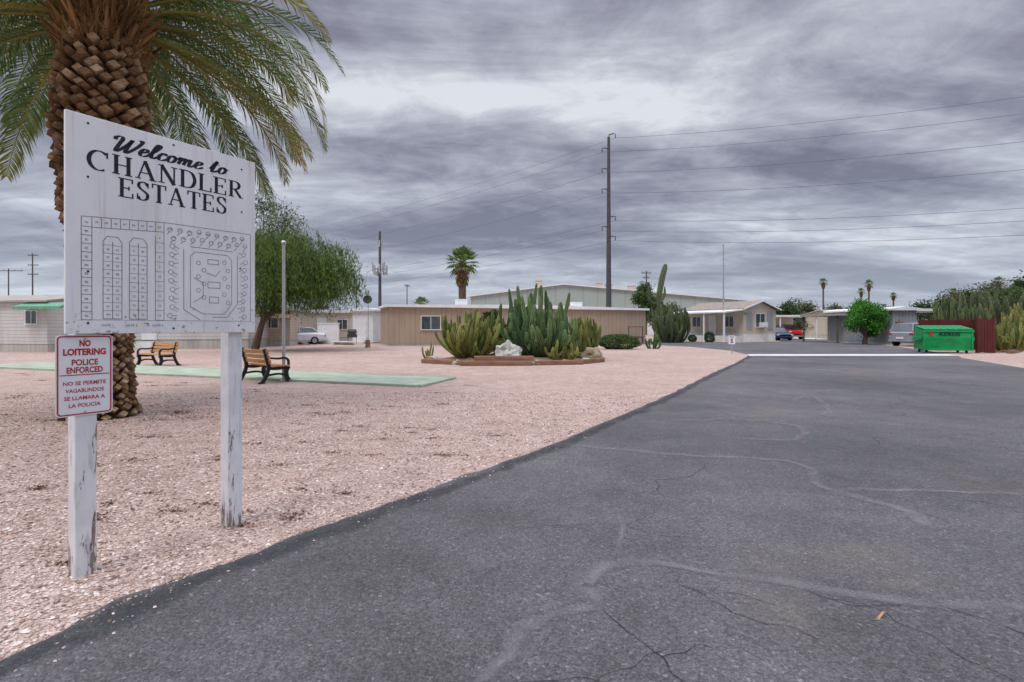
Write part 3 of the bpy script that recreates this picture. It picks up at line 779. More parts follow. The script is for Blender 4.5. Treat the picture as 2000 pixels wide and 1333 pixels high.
shrub('bush','bushy yellow-green desert bush along the roadside','bush',(35.5,39.5,0),2.3,1.5,2.6,7000,'mesq',9,'roadside bushes',L=.2,W=.09)
shrub('bush','bushy yellow-green desert bush along the roadside','bush',(39.5,40.5,0),2.6,1.6,4.6,9000,'midl',10,'roadside bushes',L=.2,W=.09)
shrub('bush','bushy yellow-green desert bush along the roadside','bush',(31,36,0),1.0,.8,.7,2500,'midl',19,'roadside bushes',L=.12,W=.05)
shrub('bush','green bush beside the far carport','bush',(29.0,58,0),1.6,1.2,1.7,4500,'darkl',21,'roadside bushes',L=.2,W=.09)
shrub('bush','green bush beside the far carport','bush',(38.3,58,0),1.4,1.4,2.6,5500,'midl',22,'roadside bushes',L=.2,W=.09)

# ------------------------------------------------------------------ fan palms
def fan_palm(label,loc,H,cr_,tr,nf,seed,group=None,skirt=True,lean=0):
    e=thing('fan_palm',label,'palm tree',loc,0,group); rg=random.Random(seed)
    mb=MB(); k=14
    pts=[(lean*(i/k)**2,0,-.1+(H+.1)*i/k) for i in range(k+1)]
    mb.tube(pts,[tr*(1.35 if i==0 else 1)*(1+.04*(i%2)) for i in range(k+1)],10); mb.obj('trunk','bark',e)
    top=Vector((lean,0,H)); mb=MB(); th=MB()
    for i in range(nf):
        q=i/nf; a=i*2.4; el=R(-35+115*q+rg.uniform(-8,8)); d_=Vector((math.cos(a)*math.cos(el),math.sin(a)*math.cos(el),math.sin(el)))
        pl=cr_*.5*rg.uniform(.85,1.1); p=top+d_*pl; 
        mb.tube([top,top.lerp(p,.5)+Vector((0,0,.04*cr_)),p],[.03,.02,.015],4)
        S=d_.cross(Vector((0,0,1))).normalized(); N=S.cross(d_)
        for j in range(13):
            b=R(-95+190*j/12); dd=(d_*math.cos(b)+S*math.sin(b)+N*.12).normalized(); l=cr_*.52*rg.uniform(.85,1.05)*(1-.25*abs(math.sin(b)))
            m_=p+dd*l*.55; en=p+dd*l+Vector((0,0,-.28*l)); wv=(N.cross(dd)).normalized()*l*.07
            mb.add([p,m_+wv,m_-wv,en],[(0,1,2),(1,3,2)])
    mb.obj('crown','fan',e)
    if skirt:
        n=700; r_=np.random.RandomState(seed); a=r_.rand(n)*6.28; zz=H-r_.rand(n)**.8*cr_*1.05; rr_=tr*1.1+r_.rand(n)*.28*cr_*(1-(H-zz)/(cr_*1.4))
        C=np.stack([rr_*np.cos(a)+lean,rr_*np.sin(a),zz],1); leafquads(th,C,.45,.06,r_,0,.9); th.obj('dead_frond_skirt','thatch',e)
fan_palm('short fan palm with shaggy brown trunk behind tan home',(-4.85,50,0),7.7,2.1,.36,42,3)
FP='tall skinny fan palms on the skyline'
for i,(u,d_,top,cr_) in enumerate([(1608,150,552,1.7),(1697,150,556,1.8),(1682,170,570,1.6),(1862,130,571,1.4),(1950,120,551,1.6),(1745,160,578,1.4)]):
    fan_palm('tall skinny fan palm with small crown on the skyline',((u-1000)*d_/1000,d_,0),1.4+(640-top)*d_/1000,cr_,.22,22,20+i,FP)
fan_palm('small fan palm peeking over the homes',(-11,62,0),4.0,1.5,.25,24,30)

# ------------------------------------------------------------------ cacti
def cactus_clump(name,label,loc,n,H,spread,r0,mat,seed,hvar=.45,out=.35,group=None,arms=.3,cat='cactus'):
    rg=random.Random(seed); mb=MB()
    for i in range(n):
        q=math.sqrt((i+.5)/n); a=i*2.4+rg.uniform(-.3,.3)
        h=H*(1-hvar*q*rg.uniform(.35,1.5)); 
        if rg.random()<.22: h*=rg.uniform(.6,.85)
        r=r0*rg.uniform(.75,1.15)
        b=Vector((math.cos(a)*q*spread*(1-out),math.sin(a)*q*spread*(1-out),-.05)); o_=Vector((math.cos(a)*q*spread*out,math.sin(a)*q*spread*out,0))
        K=10; pts=[];rad=[]
        w1,w2=rg.uniform(-.05,.05)*H,rg.uniform(-.05,.05)*H
        for k in range(K):
            u=k/(K-1); s=1-(1-u)**2.2
            pts.append(b+o_*s+Vector((w1*math.sin(u*4),w2*math.sin(u*3),h*u))); rad.append(r*(.82+.22*math.sin(u*3)+rg.uniform(-.05,.05)))
        rad[-1]=r*.66
        tip=(pts[-1]-pts[-2]).normalized()
        pts+= [pts[-1]+tip*r*.7,pts[-1]+tip*r*1.15]; rad+=[r*.42,r*.12]
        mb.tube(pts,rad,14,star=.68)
        if rg.random()<arms:
            for _ in range(rg.randint(1,2)):
                j=rg.randint(2,6); p=pts[j]; aa=rg.uniform(0,6.28); dd=Vector((math.cos(aa),math.sin(aa),0)); L=h*rg.uniform(.18,.4)
                q_=[p,p+dd*r*2.0+Vector((0,0,L*.1)),p+dd*r*2.7+Vector((0,0,L*.45)),p+dd*r*2.8+Vector((0,0,L*.93)),p+dd*r*2.8+Vector((0,0,L))]
                mb.tube(q_,[r*.6,r*.78,r*.82,r*.66,r*.2],14,star=.68)
    o=mb.obj(name,mat,attr='cut'); o.location=loc; return tagobj(o,label,cat,group)
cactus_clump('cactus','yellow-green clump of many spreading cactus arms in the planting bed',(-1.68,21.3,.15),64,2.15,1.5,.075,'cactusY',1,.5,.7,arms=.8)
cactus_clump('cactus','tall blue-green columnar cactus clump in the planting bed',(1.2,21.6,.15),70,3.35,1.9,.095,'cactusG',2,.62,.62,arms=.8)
cactus_clump('cactus','low yellow-green cactus clump at the end of the planting bed',(3.15,22.5,.1),28,1.9,.7,.075,'cactusY',3,.4,.4,arms=.7)
cactus_clump('cactus','low yellow-green cactus arms in front of tall clump',(2.0,20.3,.1),18,1.0,.7,.06,'cactusY',33,.4,.6,arms=.7)
cactus_clump('cactus','tiny young cactus growing alone in gravel',(-3.7,22.8,0),5,.75,.3,.05,'cactusY',4,.4,.6,arms=.5)
cactus_clump('cactus','small slender cactus standing by the hedge',(9.2,33.5,0),6,1.3,.5,.07,'cactusG',14,.4,.6)
cactus_clump('cactus','large dark organ pipe cactus clump near the house',(14.6,47,0),58,3.8,1.7,.12,'cactusD',5,.4,.4,arms=.6)
for i,(x,y,H,n,s) in enumerate([(30.2,35.3,3.6,28,1.0),(32.2,36.0,4.1,30,1.1),(34.2,36.3,4.0,32,1.1),(31.2,34.4,3.0,20,.9),(36.2,36,4.1,28,1.2)]):
    cactus_clump('cactus','row of upright gray-green columnar cacti behind the bin enclosure',(x,y,0),n,H,s,.095,'cactusD',60+i,.3,.2,'columnar cacti behind the bin enclosure',arms=.4)
for i,(x,y,H,n,s) in enumerate([(28.9,29.8,2.1,26,.9),(31.0,31.0,2.8,30,1.1),(33.3,33.0,3.5,30,1.2),(35,34.8,3.8,28,1.2)]):
    cactus_clump('cactus','tangled yellow-green cactus clump along the gravel edge',(x,y,0),n,H,s,.075,'cactusY',70+i,.45,.5,'tangled cacti along the gravel edge',arms=.8)
mb=MB()
mb.tube([(0,0,-.1),(.0,0,2.5),(.05,0,4.5),(.35,0,6.2),(.62,0,7.2),(.7,0,7.5),(.74,0,7.62)],[.22,.25,.28,.29,.26,.18,.06],18,star=.8)
mb.tube([(.05,0,3.6),(-.6,0,3.7),(-.85,0,4.1),(-.9,0,5.2),(-.9,0,5.6)],[.15,.18,.19,.17,.05],16,star=.8)
mb.tube([(.1,0,4.2),(.45,0,4.2),(.62,0,4.7),(.62,0,5.4)],[.12,.15,.15,.05],16,star=.8)
o=mb.obj('saguaro_cactus','cactusD',attr='cut'); o.location=(14.3,50,0); tagobj(o,'tall leaning dark saguaro cactus with short arms','cactus')

def rock(name,label,loc,sz,mat,seed,cat='boulder',group=None):
    import bmesh
    bm=bmesh.new(); bmesh.ops.create_icosphere(bm,subdivisions=4,radius=1)
    for v in bm.verts:
        p=v.co.copy(); n_=mnoise.noise(p*1.3+Vector((seed,0,0)))*.35+mnoise.noise(p*3.5+Vector((0,seed,0)))*.14
        c_=mnoise.cell(p*1.7+Vector((seed,2,0)))*.08
        v.co=Vector((p.x*sz[0],p.y*sz[1],p.z*sz[2]))*(1+n_+c_)
    me=bpy.data.meshes.new(name); bm.to_mesh(me); bm.free(); me.materials.append(M[mat])
    o=bpy.data.objects.new(name,me); COL.objects.link(o); o.location=loc; return tagobj(o,label,cat,group)
rock('boulder','pale gray boulder resting in the cactus bed',(-.2,19.6,.34),(.50,.42,.50),'rock',1)
rock('boulder','brown boulder resting beside the cactus clump',(3.35,21.3,.22),(.42,.35,.36),'rock2',5)
for i,(x,y,s) in enumerate([(-2.1,19.2,.12),(-1.0,19.3,.1),(.9,19.0,.13),(2.0,19.4,.12),(2.9,20.1,.15),(-3.0,20.4,.14),(-3.3,21.5,.15),(.35,19.5,.16)]):
    rock('rock','small rock edging the cactus bed',(x,y,.08),(s*1.3,s,s*.8),'rock2' if i%2 else 'rock',20+i,'rock','small rocks in the cactus bed')
mb=MB(); nn=40; ring=[]
for k in range(nn):
    a=2*math.pi*k/nn; ring.append((0.1+3.6*math.cos(a)*(1+.06*math.sin(3*a)),21.6+2.7*math.sin(a)))
vs=[(0.1,21.6,.22)]+[(.1+(x-.1)*.6,21.6+(y-21.6)*.6,.2) for x,y in ring]+[(x,y,.004) for x,y in ring]
fs=[(0,1+k,1+(k+1)%nn) for k in range(nn)]+[(1+k,1+nn+k,1+nn+(k+1)%nn,1+(k+1)%nn) for k in range(nn)]
M['bed']=simple('bed_soil',(.25,.15,.12),.95,.4,6,.9,30)
mb.add(vs,fs).obj('ground_mound','bed',kind='structure')
def tie(x,y,L,rz,z=.09):
    mb=MB(); mb.box((0,0,0),(L,.2,.17)); o=mb.obj('timber_tie','tie',bevel=.015); o.location=(x,y,z); o.rotation_euler=(0,0,rz)
    tagobj(o,'reddish-brown timber tie edging the cactus bed','timber','timber ties around the cactus bed')
tie(-.6,18.75,2.6,R(3)); tie(1.75,19.15,1.9,R(14)); tie(-2.7,19.6,1.9,R(-32)); tie(-.3,18.97,2.2,R(2),.26); tie(3.2,20.2,1.5,R(50)); tie(-3.4,21.2,1.6,R(-75))
mb=MB(); mb.tube([(0,0,-.05),(.0,0,.15),(.02,0,.5),(.02,0,.54)],[.2,.16,.15,.13],12); o=mb.obj('tree_stump','stump'); o.location=(-10.0,35.5,0); tagobj(o,'short brown tree stump in the gravel','tree stump')

# ------------------------------------------------------------------ benches
def bench(label,loc,rz):
    e=thing('park_bench',label,'bench',loc,rz,'benches beside the shuffleboard court'); L=1.45
    mb=MB()
    for i in range(4): mb.box((0,-.12-i*.105,.43-.008*(i==3)),(L,.09,.032))
    mb.obj('seat','wood',e,bevel=.004)
    mb=MB()
    for i in range(3): mb.box((0,.03+i*.035,.54+i*.125),(L,.03,.10),rx=R(-14))
    mb.obj('backrest','wood',e,bevel=.004)
    for sx in(-1,1):
        mb=MB(); x=sx*(L/2-.13)
        def bar(pts,w_,t_=.05):
            P=catmull([(0,a,b) for a,b in pts],5); vs=[]
            for i,p in enumerate(P):
                d_=(P[min(i+1,len(P)-1)]-P[max(i-1,0)]).normalized(); n_=Vector((0,-d_.z,d_.y))
                for s in(-1,1):
                    for xx in(-t_/2,t_/2): vs.append((x+xx,p.y+n_.y*w_/2*s,p.z+n_.z*w_/2*s))
            fs=[];k=len(P)
            for i in range(k-1):
                a=i*4;b=a+4; fs+=[(a,a+1,b+1,b),(a+2,b+2,b+3,a+3),(a,b,b+2,a+2),(a+1,a+3,b+3,b+1)]
            fs+=[(0,2,3,1),((k-1)*4,(k-1)*4+1,(k-1)*4+3,(k-1)*4+2)]
            mb.add(vs,fs)
        bar([(.20,0),(.10,.15),(.02,.38),(.06,.6),(.13,.86)],.085); bar([(-.55,0),(-.46,.12),(-.44,.28),(-.50,.40)],.10); bar([(.03,.38),(-.2,.36),(-.50,.39)],.08)
        bar([(-.46,.16),(-.25,.22),(.05,.2)],.05); bar([(-.50,.41),(-.49,.55),(-.40,.62),(-.2,.61),(.07,.64)],.05)
        mb.box((x,.2,.02),(.07,.14,.04)); mb.box((x,-.55,.02),(.07,.14,.04))
        mb.obj('leg','black',e)
bench('slatted wooden bench with black iron legs beyond the court',(-12.9,18.9,0),R(-22))
bench('slatted wooden bench with black iron legs beside metal pole',(-6.55,13.2,0),R(142))

# ------------------------------------------------------------------ poles
def pole(name,label,cat,loc,H,r0,r1,mat,ball=False):
    e=thing(name,label,cat,loc); mb=MB(); mb.tube([(0,0,-.1),(0,0,H*.5),(0,0,H)],[r0,(r0+r1)/2,r1],12); mb.obj('pole',mat,e,smooth=False)
    mb=MB(); mb.tube([(0,0,H),(0,0,H+r1*.6),(0,0,H+r1*1.6),(0,0,H+r1*2.6),(0,0,H+r1*3)],[r1*.8,r1*1.5,r1*1.8,r1*1.3,r1*.3],10); mb.obj('cap',mat,e)
    mb=MB(); mb.tube([(0,0,0.004),(0,0,.07)],[r0*2.4,r0*2.0],12); mb.obj('base',mat,e); return e
pole('metal_pole','plain gray metal pole planted beside the shuffleboard court','pole',(-5.93,13.3,0),3.55,.042,.038,'metal')
pole('flagpole','tall thin white flagpole without a flag in front of house','flagpole',(20.65,50,0),9.4,.085,.055,'metal')

PX,PY=17.0,90.0; HZ=[34.7,32.2,28.6,25.0,20.2,18.4,16.7]
def steel_pole(loc,rz,label,scale=1):
    e=thing('utility_pole',label,'utility pole',loc,rz,'steel power line poles')
    mb=MB(); mb.tube([(0,0,-.5),(0,0,12),(0,0,34.9)],[.52,.42,.24],12); mb.obj('pole','darkpole',e)
    for i,z in enumerate(HZ):
        s=-1 if (i%2 or i in(1,2,3)) else 1
        mb=MB()
        mb.tube([(0,0,z+.5),(s*.6,0,z+.75),(s*1.2,0,z+.7),(s*1.15,0,z+.35),(s*1.15,0,z)],[.12,.09,.07,.09,.08],6)
        mb.obj('insulator_arm','darkpole',e)
steel_pole((PX,PY,0),0,'tall tapered dark steel transmission pole with insulator arms')
steel_pole((-137,210,0),R(30),'distant steel transmission pole carrying the same power lines')
steel_pole((125,38,0),R(-20),'steel transmission pole carrying the power lines past the road')
for i,z in enumerate(HZ):
    for (qx,qy,sag) in ((-137,210,4.5),(125,38,3.3)):
        mb=MB(); K=28; s=1.15*(-1 if (i in(1,2,3) or i%2) else 1)
        pts=[]
        for k in range(K+1):
            u=k/K; pts.append((PX+s+(qx-PX)*u,PY+(qy-PY)*u,z-4*sag*u*(1-u)))
        mb.tube(pts,.026 if qx>0 else .024,4); tagobj(mb.obj('power_line','wire'),'thin sagging overhead power line between steel poles','power line','overhead power lines')
e=thing('cell_tower','gray cell phone tower with cluster of antenna panels','cell tower',(-38.7,150,0))
mb=MB(); mb.tube([(0,0,-.5),(0,0,29.5)],[.55,.32],12); mb.obj('mast','darkpole',e)
for z in(18.5,26.5):
    mb=MB()
    n=9 if z<20 else 4; rr0=2.1 if z<20 else .55
    for k in range(n):
        a=2*math.pi*k/n; hh=2.6 if z<20 else 2.0
        mb.box((rr0*math.cos(a),rr0*math.sin(a),z+(k%3-1)*.6),(.28,.42,hh),a); mb.tube([(0,0,z),(rr0*math.cos(a),rr0*math.sin(a),z)],.09,5)
        if z<20: mb.box((1.5*math.cos(a+.3),1.5*math.sin(a+.3),z-1.2),(.5,.4,.9),a)
    mb.obj('antenna_array','metal',e)
def wood_pole(label,loc,H,arms=((1.0,2.4),),r=.16,rz=0):
    e=thing('utility_pole',label,'utility pole',loc,rz,'distant wooden utility poles'); mb=MB(); mb.tube([(0,0,-.3),(0,0,H)],[r,r*.7],8); mb.obj('pole','olive',e)
    for dz,w_ in arms:
        mb=MB(); mb.box((0,.12,H-dz),(w_,.12,.14))
        for x in(-.45,-.2,.2,.45): mb.tube([(x*w_,.12,H-dz+.05),(x*w_,.12,H-dz+.3)],.05,5)
        mb.obj('crossarm','olive',e)
wood_pole('wooden utility pole with crossarms on the skyline',(-103,110,0),17.3,((.4,2.2),(2.5,2.2),(4.5,2.2)))
wood_pole('wooden H-shaped utility pole with wide crossarm',(-118,120,0),15.2,((.5,6.5),))
wood_pole('wooden utility pole with crossarm behind the warehouse',(25.2,96,0),12.0,((.4,1.8),(1.3,1.2)))
wood_pole('slim wooden utility pole above the mobile homes',(-15.2,50,0),5.5,((.3,.5),),.07)
wood_pole('slim wooden utility pole above the mobile homes',(-20.5,100,0),9.8,((.3,1.0),),.12)

# ------------------------------------------------------------------ buildings
def window(parent,x,y,z,w_,h,ax='x',frame='white',name='window',mull=True):
    fr=MB(); gl=MB()
    def B(m,a,c,dw,dh,dep,off):
        if ax=='x': m.box((x+a,y-off,z+c),(dw,dep,dh))
        else: m.box((x-off,y+a,z+c),(dep,dw,dh))
    t_=.06
    B(fr,0,h/2,w_+t_,t_,.06,.03);B(fr,0,-h/2,w_+t_*2,t_,.09,.045);B(fr,-w_/2,0,t_,h-t_,.06,.03);B(fr,w_/2,0,t_,h-t_,.06,.03)
    if mull: B(fr,0,0,.04,h-t_,.05,.025)
    o=fr.obj(name,frame,parent); B(gl,0,0,w_-t_,h-t_,.02,.011); gl.obj('pane','glass',o)
def home(name,label,p0,p1,W,H,wall,roofm,wins=(),doors=(),roof='flat',rise=.6,ov=.25,skirt='skirt',sk=.6,group='mobile homes around the yard',cat='mobile home',vents=()):
    a=Vector(p0+(0,)); b=Vector(p1+(0,)); L=(b-a).length; an=math.atan2(b.y-a.y,b.x-a.x)
    e=thing(name,label,cat,(a.x,a.y,0),an,group)
    mb=MB(); mb.box((L/2,W/2,(H+sk)/2),(L,W,H-sk)); mb.obj('wall',wall,e)
    mb=MB(); mb.box((L/2,W/2,sk/2-.05),(L-.06,W-.06,sk+.1)); mb.obj('skirting',skirt,e)
    mb=MB()
    if roof=='flat':
        mb.prism([(-ov,H-.02),(-ov,H+.12),(-ov*.8,H+.15),(L/2,H+.3),(L+ov*.8,H+.15),(L+ov,H+.12),(L+ov,H-.02)],-ov,W+ov)
    elif roof=='gable_front':
        mb.prism([(-ov,H),(-ov,H+.12),(L/2,H+rise+.12),(L+ov,H+.12),(L+ov,H),(L/2,H+rise)],-ov,W+ov)
        g2=MB(); g2.prism([(0,H),(L/2,H+rise-.01),(L,H)],.0,W); g2.obj('gable',wall,e)
    else:
        vs=[(-ov,-ov,H),(-ov,W/2,H+rise),(-ov,W+ov,H),(-ov,W+ov,H+.1),(-ov,W/2,H+rise+.12),(-ov,-ov,H+.1)]
        v2=[(L+ov,y,z) for _,y,z in vs]; mb.loft([vs,v2])
        g2=MB(); g2.loft([[(0,0,H),(0,W/2,H+rise-.02),(0,W,H)],[(L,0,H),(L,W/2,H+rise-.02),(L,W,H)]]); g2.obj('gable',wall,e)
    mb.obj('roof',roofm,e)
    for (x,y) in vents:
        mb=MB(); mb.box((x,y,H+.42),(.8,.8,.5)); mb.box((x,y,H+.7),(.86,.86,.06)); mb.obj('rooftop_cooler','whiteroof',e)
    for (x,z,w_,h) in wins: window(e,x,0,z,w_,h)
    for (x,w_,h) in doors:
        d=MB(); d.box((x,-.025,sk+h/2),(w_,.05,h)); do=d.obj('door','white',e,bevel=.01)
        d=MB(); d.tube([(x+w_*.38,-.05,sk+h*.48),(x+w_*.38,-.11,sk+h*.48)],.03,8); d.obj('handle','metal',do)
        d=MB(); 
        for k in range(3): d.box((x,-.2-.28*(2-k),.085+k*.17),(w_+.3,.28,.17))
        d.obj('step','concrete',e)
    return e,L
e,L=home('mobile_home','long tan mobile home with white roof edge and one window',(-9.2,38),(12.0,46),5.0,2.95,'tan','whiteroof',wins=[(3.2,1.75,1.5,1.05),(14.2,1.8,1.4,.9)],doors=(),sk=.15,skirt='skirt',vents=[(6,1.5),(17,2.5)])
mb=MB(); mb.box((12.5,5.9,3.25),(15,2.4,.12)); [mb.box((6+k*4.3,7.0,1.6),(.1,.1,3.2)) for k in range(4)]; mb.obj('awning','whiteroof',e)
mb=MB(); mb.box((20.9,-.55,.55),(1.6,1.1,.12));
for k in range(3): mb.box((19.95-.28*k,-.55,.42-.17*k),(.3,1.1,.12))
for x in(20.2,21.6): mb.box((x,-1.05,.25),(.1,.1,.5)); mb.box((x,-1.05,1.05),(.06,.06,.9))
mb.box((20.9,-1.05,1.45),(1.5,.06,.06)); mb.obj('porch_steps','bark',e)
home('storage_shed','plain white storage shed next to the tan mobile home',(-14.0,45),(-12.1,44.6),2.2,2.85,'white','whiteroof',doors=[(.9,.9,1.9)],sk=.08,cat='shed',group='sheds')
e,L=home('mobile_home','white horizontal-sided mobile home with small dark window',(-38,31.2),(-26.5,29.2),7,2.85,'whitesiding','grayroof',wins=[(10.6,1.98,.8,.78),(4,1.9,1.4,1)],doors=(),roof='gable',rise=.55,sk=.45)
mb=MB(); mb.loft([[(10.2,-.7,2.58),(10.2,-.02,2.82),(10.2,-.02,2.76),(10.2,-.7,2.42)],[(13.4,-.7,2.58),(13.4,-.02,2.82),(13.4,-.02,2.76),(13.4,-.7,2.42)]]); mb.obj('awning','greenawn',e)
e,L=home('mobile_home','long white mobile home behind the benches',(-28.9,32.2),(-17.6,34.2),5.5,2.75,'whitesiding','grayroof',wins=[(3.5,1.8,1.3,.9),(7.5,1.8,1.3,.9)],doors=[(5.5,.9,2.0)],sk=.6)
e,L=home('mobile_home','beige trailer home with brown awning behind the willow tree',(-19.5,38.5),(-16.9,39),8,2.7,'beige','grayroof',wins=[(1.3,1.75,1.0,.8)],sk=.4)
mb=MB(); mb.loft([[(-.3,-1.2,2.1),(-.3,-.02,2.5),(-.3,-.02,2.42),(-.3,-1.2,2.0)],[(2.9,-1.2,2.1),(2.9,-.02,2.5),(2.9,-.02,2.42),(2.9,-1.2,2.0)]]); mb.obj('awning','brownawn',e)
e,L=home('mobile_home','cream mobile home with carport behind the parked sedan',(-22.5,51),(-15.6,52),8,2.9,'cream','whiteroof',wins=[(1.2,1.7,1.3,1.0),(5.4,1.7,1.0,1.0)],doors=[(3.4,.9,2.0)],sk=.4)
mb=MB(); mb.box((-2.2,-2.0,2.55),(4.6,5,.12)); [mb.box((x,y,1.25),(.09,.09,2.5)) for x in(-4.3,-.1) for y in(-4.3,.3)]; mb.obj('carport','whiteroof',e)
home('mobile_home','white mobile home behind the willow tree',(-14.8,56),(-8,57),6,2.8,'whitesiding','whiteroof',wins=[(2,1.7,1.2,1)],sk=.4,vents=[(3,2)])
home('mobile_home','gray-roofed mobile home far down the lane',(-60,52),(-44,50),6,3.0,'cream','grayroof',wins=[(5,1.7,1.4,1),(11,1.7,1.4,1)],roof='gable',sk=.4)
home('mobile_home','tan mobile home further along the row',(-34,60),(-24,62),6,3.0,'beige','grayroof',wins=[(5,1.7,1.4,1)],sk=.4)
mb=MB(); mb.box((0,0,.85),(1.9,.15,1.7)); mb.box((0,0,1.74),(2.0,.22,.08)); o=mb.obj('garden_wall','white',bevel=.01); o.location=(-15.6,43.5,0); o.rotation_euler=(0,0,R(-8)); tagobj(o,'low white screen wall beside the shed','wall')
e=thing('barbecue_grill','dark barbecue grill standing beside the white shed','grill',(-13.3,42.6,0),.3)
mb=MB(); mb.tube([(-.3,0,.95),(-.3,0,1.0),(.3,0,1.0),(.3,0,.95)],[.1,.25,.25,.1],10); mb.obj('lid','darkbox',e)
mb=MB(); mb.box((0,0,.72),(.8,.45,.28)); mb.obj('body','darkbox',e,bevel=.02)
for x in(-.33,.33):
    for y in(-.17,.17): mb=MB(); mb.box((x,y,.29),(.04,.04,.58)); mb.obj('leg','darkbox',e)
for i,(x,y,a) in enumerate([(-13.9,41.5,.3),(-13.2,41.0,-.2)]):
    mb=MB(); mb.box((0,0,.15),(1.1,.04,.5),a,rx=R(60)); o=mb.obj('scrap_sheet','white'); o.location=(x,y,0); tagobj(o,'white scrap sheet lying tilted on the gravel','scrap','scrap sheets by the shed')

e=thing('satellite_dish','gray satellite dish on a slim mast beside the shed','satellite dish',(-12.3,43.8,0))
mb=MB(); mb.tube([(0,0,-.05),(0,0,3.7)],.03,8); mb.obj('mast','metal',e)
mb=MB(); rings=[]
for k in range(5):
    r=.36*k/4+.001; rings.append([(r*math.cos(a)*1.1, -.12+ (k/4)**2*-.10, 3.78+r*math.sin(a)) for a in [2*math.pi*j/20 for j in range(20)]])
mb.loft(rings,cap=False); mb.tube([(0,-.12,3.45),(0,-.55,3.6)],.018,6); mb.box((0,-.57,3.66),(.08,.1,.12)); mb.obj('dish','darkbox',e)

e=thing('warehouse','large gray-green metal warehouse with white roof trim','warehouse',(-8.8,110,0))
mb=MB(); prof=[(0,0),(0,8.0),(19.8,10.55),(61.6,6.9),(61.6,0)]
mb.prism(prof,0,45); mb.obj('wall','warehouse',e)
mb=MB(); mb.prism([(-.6,7.95),(-.6,8.25),(19.8,10.85),(62.2,7.1),(62.2,6.85),(19.8,10.57)],-.5,45.5); mb.obj('roof','whiteroof',e)
for x,z in((15,10.5),(29.0,9.95),(31.3,9.75),(36.5,9.35),(39,9.1)):
    mb=MB(); mb.box((x,9,z+.7),(1.6,1.6,1.7)); mb.box((x,9,z+1.7),(1.7,1.7,.2)); mb.obj('rooftop_unit','beige',e)
for x in(40,52): mb=MB(); mb.box((x,-.05,2),(5,.1,4)); mb.obj('loading_door','whiteroof',e)

hx,hy=22.6,50.0; an=R(30)
e,L=home('house','beige house with gable roof, gray shutters and covered porch',(hx,hy),(hx+5.2*math.cos(an),hy+5.2*math.sin(an)),7.0,3.15,'cream','shingle',wins=[(2.6,2.1,1.5,1.35)],roof='gable_front',rise=.85,ov=.35,sk=.85,skirt='white',group=None,cat='house')
for x in(.95,4.2):
    mb=MB(); mb.box((x,-.03,2.05),(.86,.05,1.75)); mb.box((x,-.06,2.05),(.04,.02,1.7)); mb.obj('shutter','shutter',e)
mb=MB(); mb.box((2.75,-.28,1.65),(.75,.5,.5)); mb.box((2.75,-.54,1.65),(.62,.02,.38)); mb.obj('air_conditioner','whiteroof',e,bevel=.01)
mb=MB(); mb.prism([(-.4,3.12),(-.4,3.26),(2.6,4.14),(5.6,3.26),(5.6,3.12),(2.6,3.98)],-.40,-.355); mb.obj('fascia','whiteroof',e)
mb=MB(); mb.loft([[(-3.2,-.3,2.78),(0,-.3,3.1),(0,-.3,3.2),(-3.2,-.3,2.9)],[(-3.2,7.2,2.78),(0,7.2,3.1),(0,7.2,3.2),(-3.2,7.2,2.9)]]); mb.obj('porch_roof','whiteroof',e)
for y in(-.1,2.2,4.6,7.0):
    mb=MB(); mb.box((-3.0,y,1.41),(.13,.13,2.82)); mb.box((-3.0,y,2.72),(.2,.2,.08)); mb.obj('porch_post','whiteroof',e)
mb=MB(); mb.box((-1.3,3.5,.3),(2.4,7.0,.6)); mb.obj('porch_floor','concrete',e)
window(e,0,1.6,2.0,1.1,1.1,'y'); window(e,0,5.6,2.0,1.1,1.1,'y')
mb=MB(); mb.box((-.03,3.6,1.65),(.05,.95,2.05)); mb.obj('door','white',e)
mb=MB(); text(mb,'45',.25,2.75,.22,-.02,.3,.01); mb.obj('house_number','blackpaint',e)

def carport(label,p0,ang,W,D,H,post,roofm,back=None):
    e=thing('carport',label,'carport',(p0[0],p0[1],0),ang,'carports')
    mb=MB(); mb.box((W/2,D/2,H),(W+.3,D+.3,.2)); mb.obj('roof',roofm,e)
    for x in(0.08,W-.08):
        for y in(.08,D-.08):
            mb=MB(); mb.box((x,y,(H-.1)/2),(.12,.12,H-.1)); mb.box((x,y,.05),(.2,.2,.1)); mb.obj('post',post,e)
    if back:
        mb=MB(); mb.box((W/2,D-.25,(H-.12)/2),(W-.3,.1,H-.12)); mb.obj('wall',back,e)
    return e
carport('white-roofed carport sheltering a red pickup truck',(31.4,60),R(-4),4.2,6,2.75,'whiteroof','whiteroof','cream')
carport('open timber carport frame beside the leafy green tree',(28.9,45.5),R(3),4.4,5,2.55,'olive','grayroof')
e=carport('gray carport with white roof edge beside gray home',(33.0,42.0),R(4),4.8,6,2.85,'whiteroof','whiteroof','graywall')
e,L=home('mobile_home','gray home with white roof edge and a decorative star',(30.6,41.2),(32.8,41.5),7,2.8,'graywall','whiteroof',wins=(),doors=(),sk=.2)
mb=MB(); st=[]
for k in range(10):
    r=.42 if k%2==0 else .17; a=R(90+36*k); st.append((.6+r*math.cos(a),1.75+r*math.sin(a)))
mb.add([(.6,-.09,1.75)]+[(x,-.03,z) for x,z in st],[(0,1+k,1+(k+1)%10) for k in range(10)]); mb.obj('star_ornament','tie',e)
home('mobile_home','cream home among trees beyond the carports',(41,64),(50,66),6,3.0,'beige','grayroof',wins=[(3,1.7,1.3,1)],roof='gable',sk=.4)

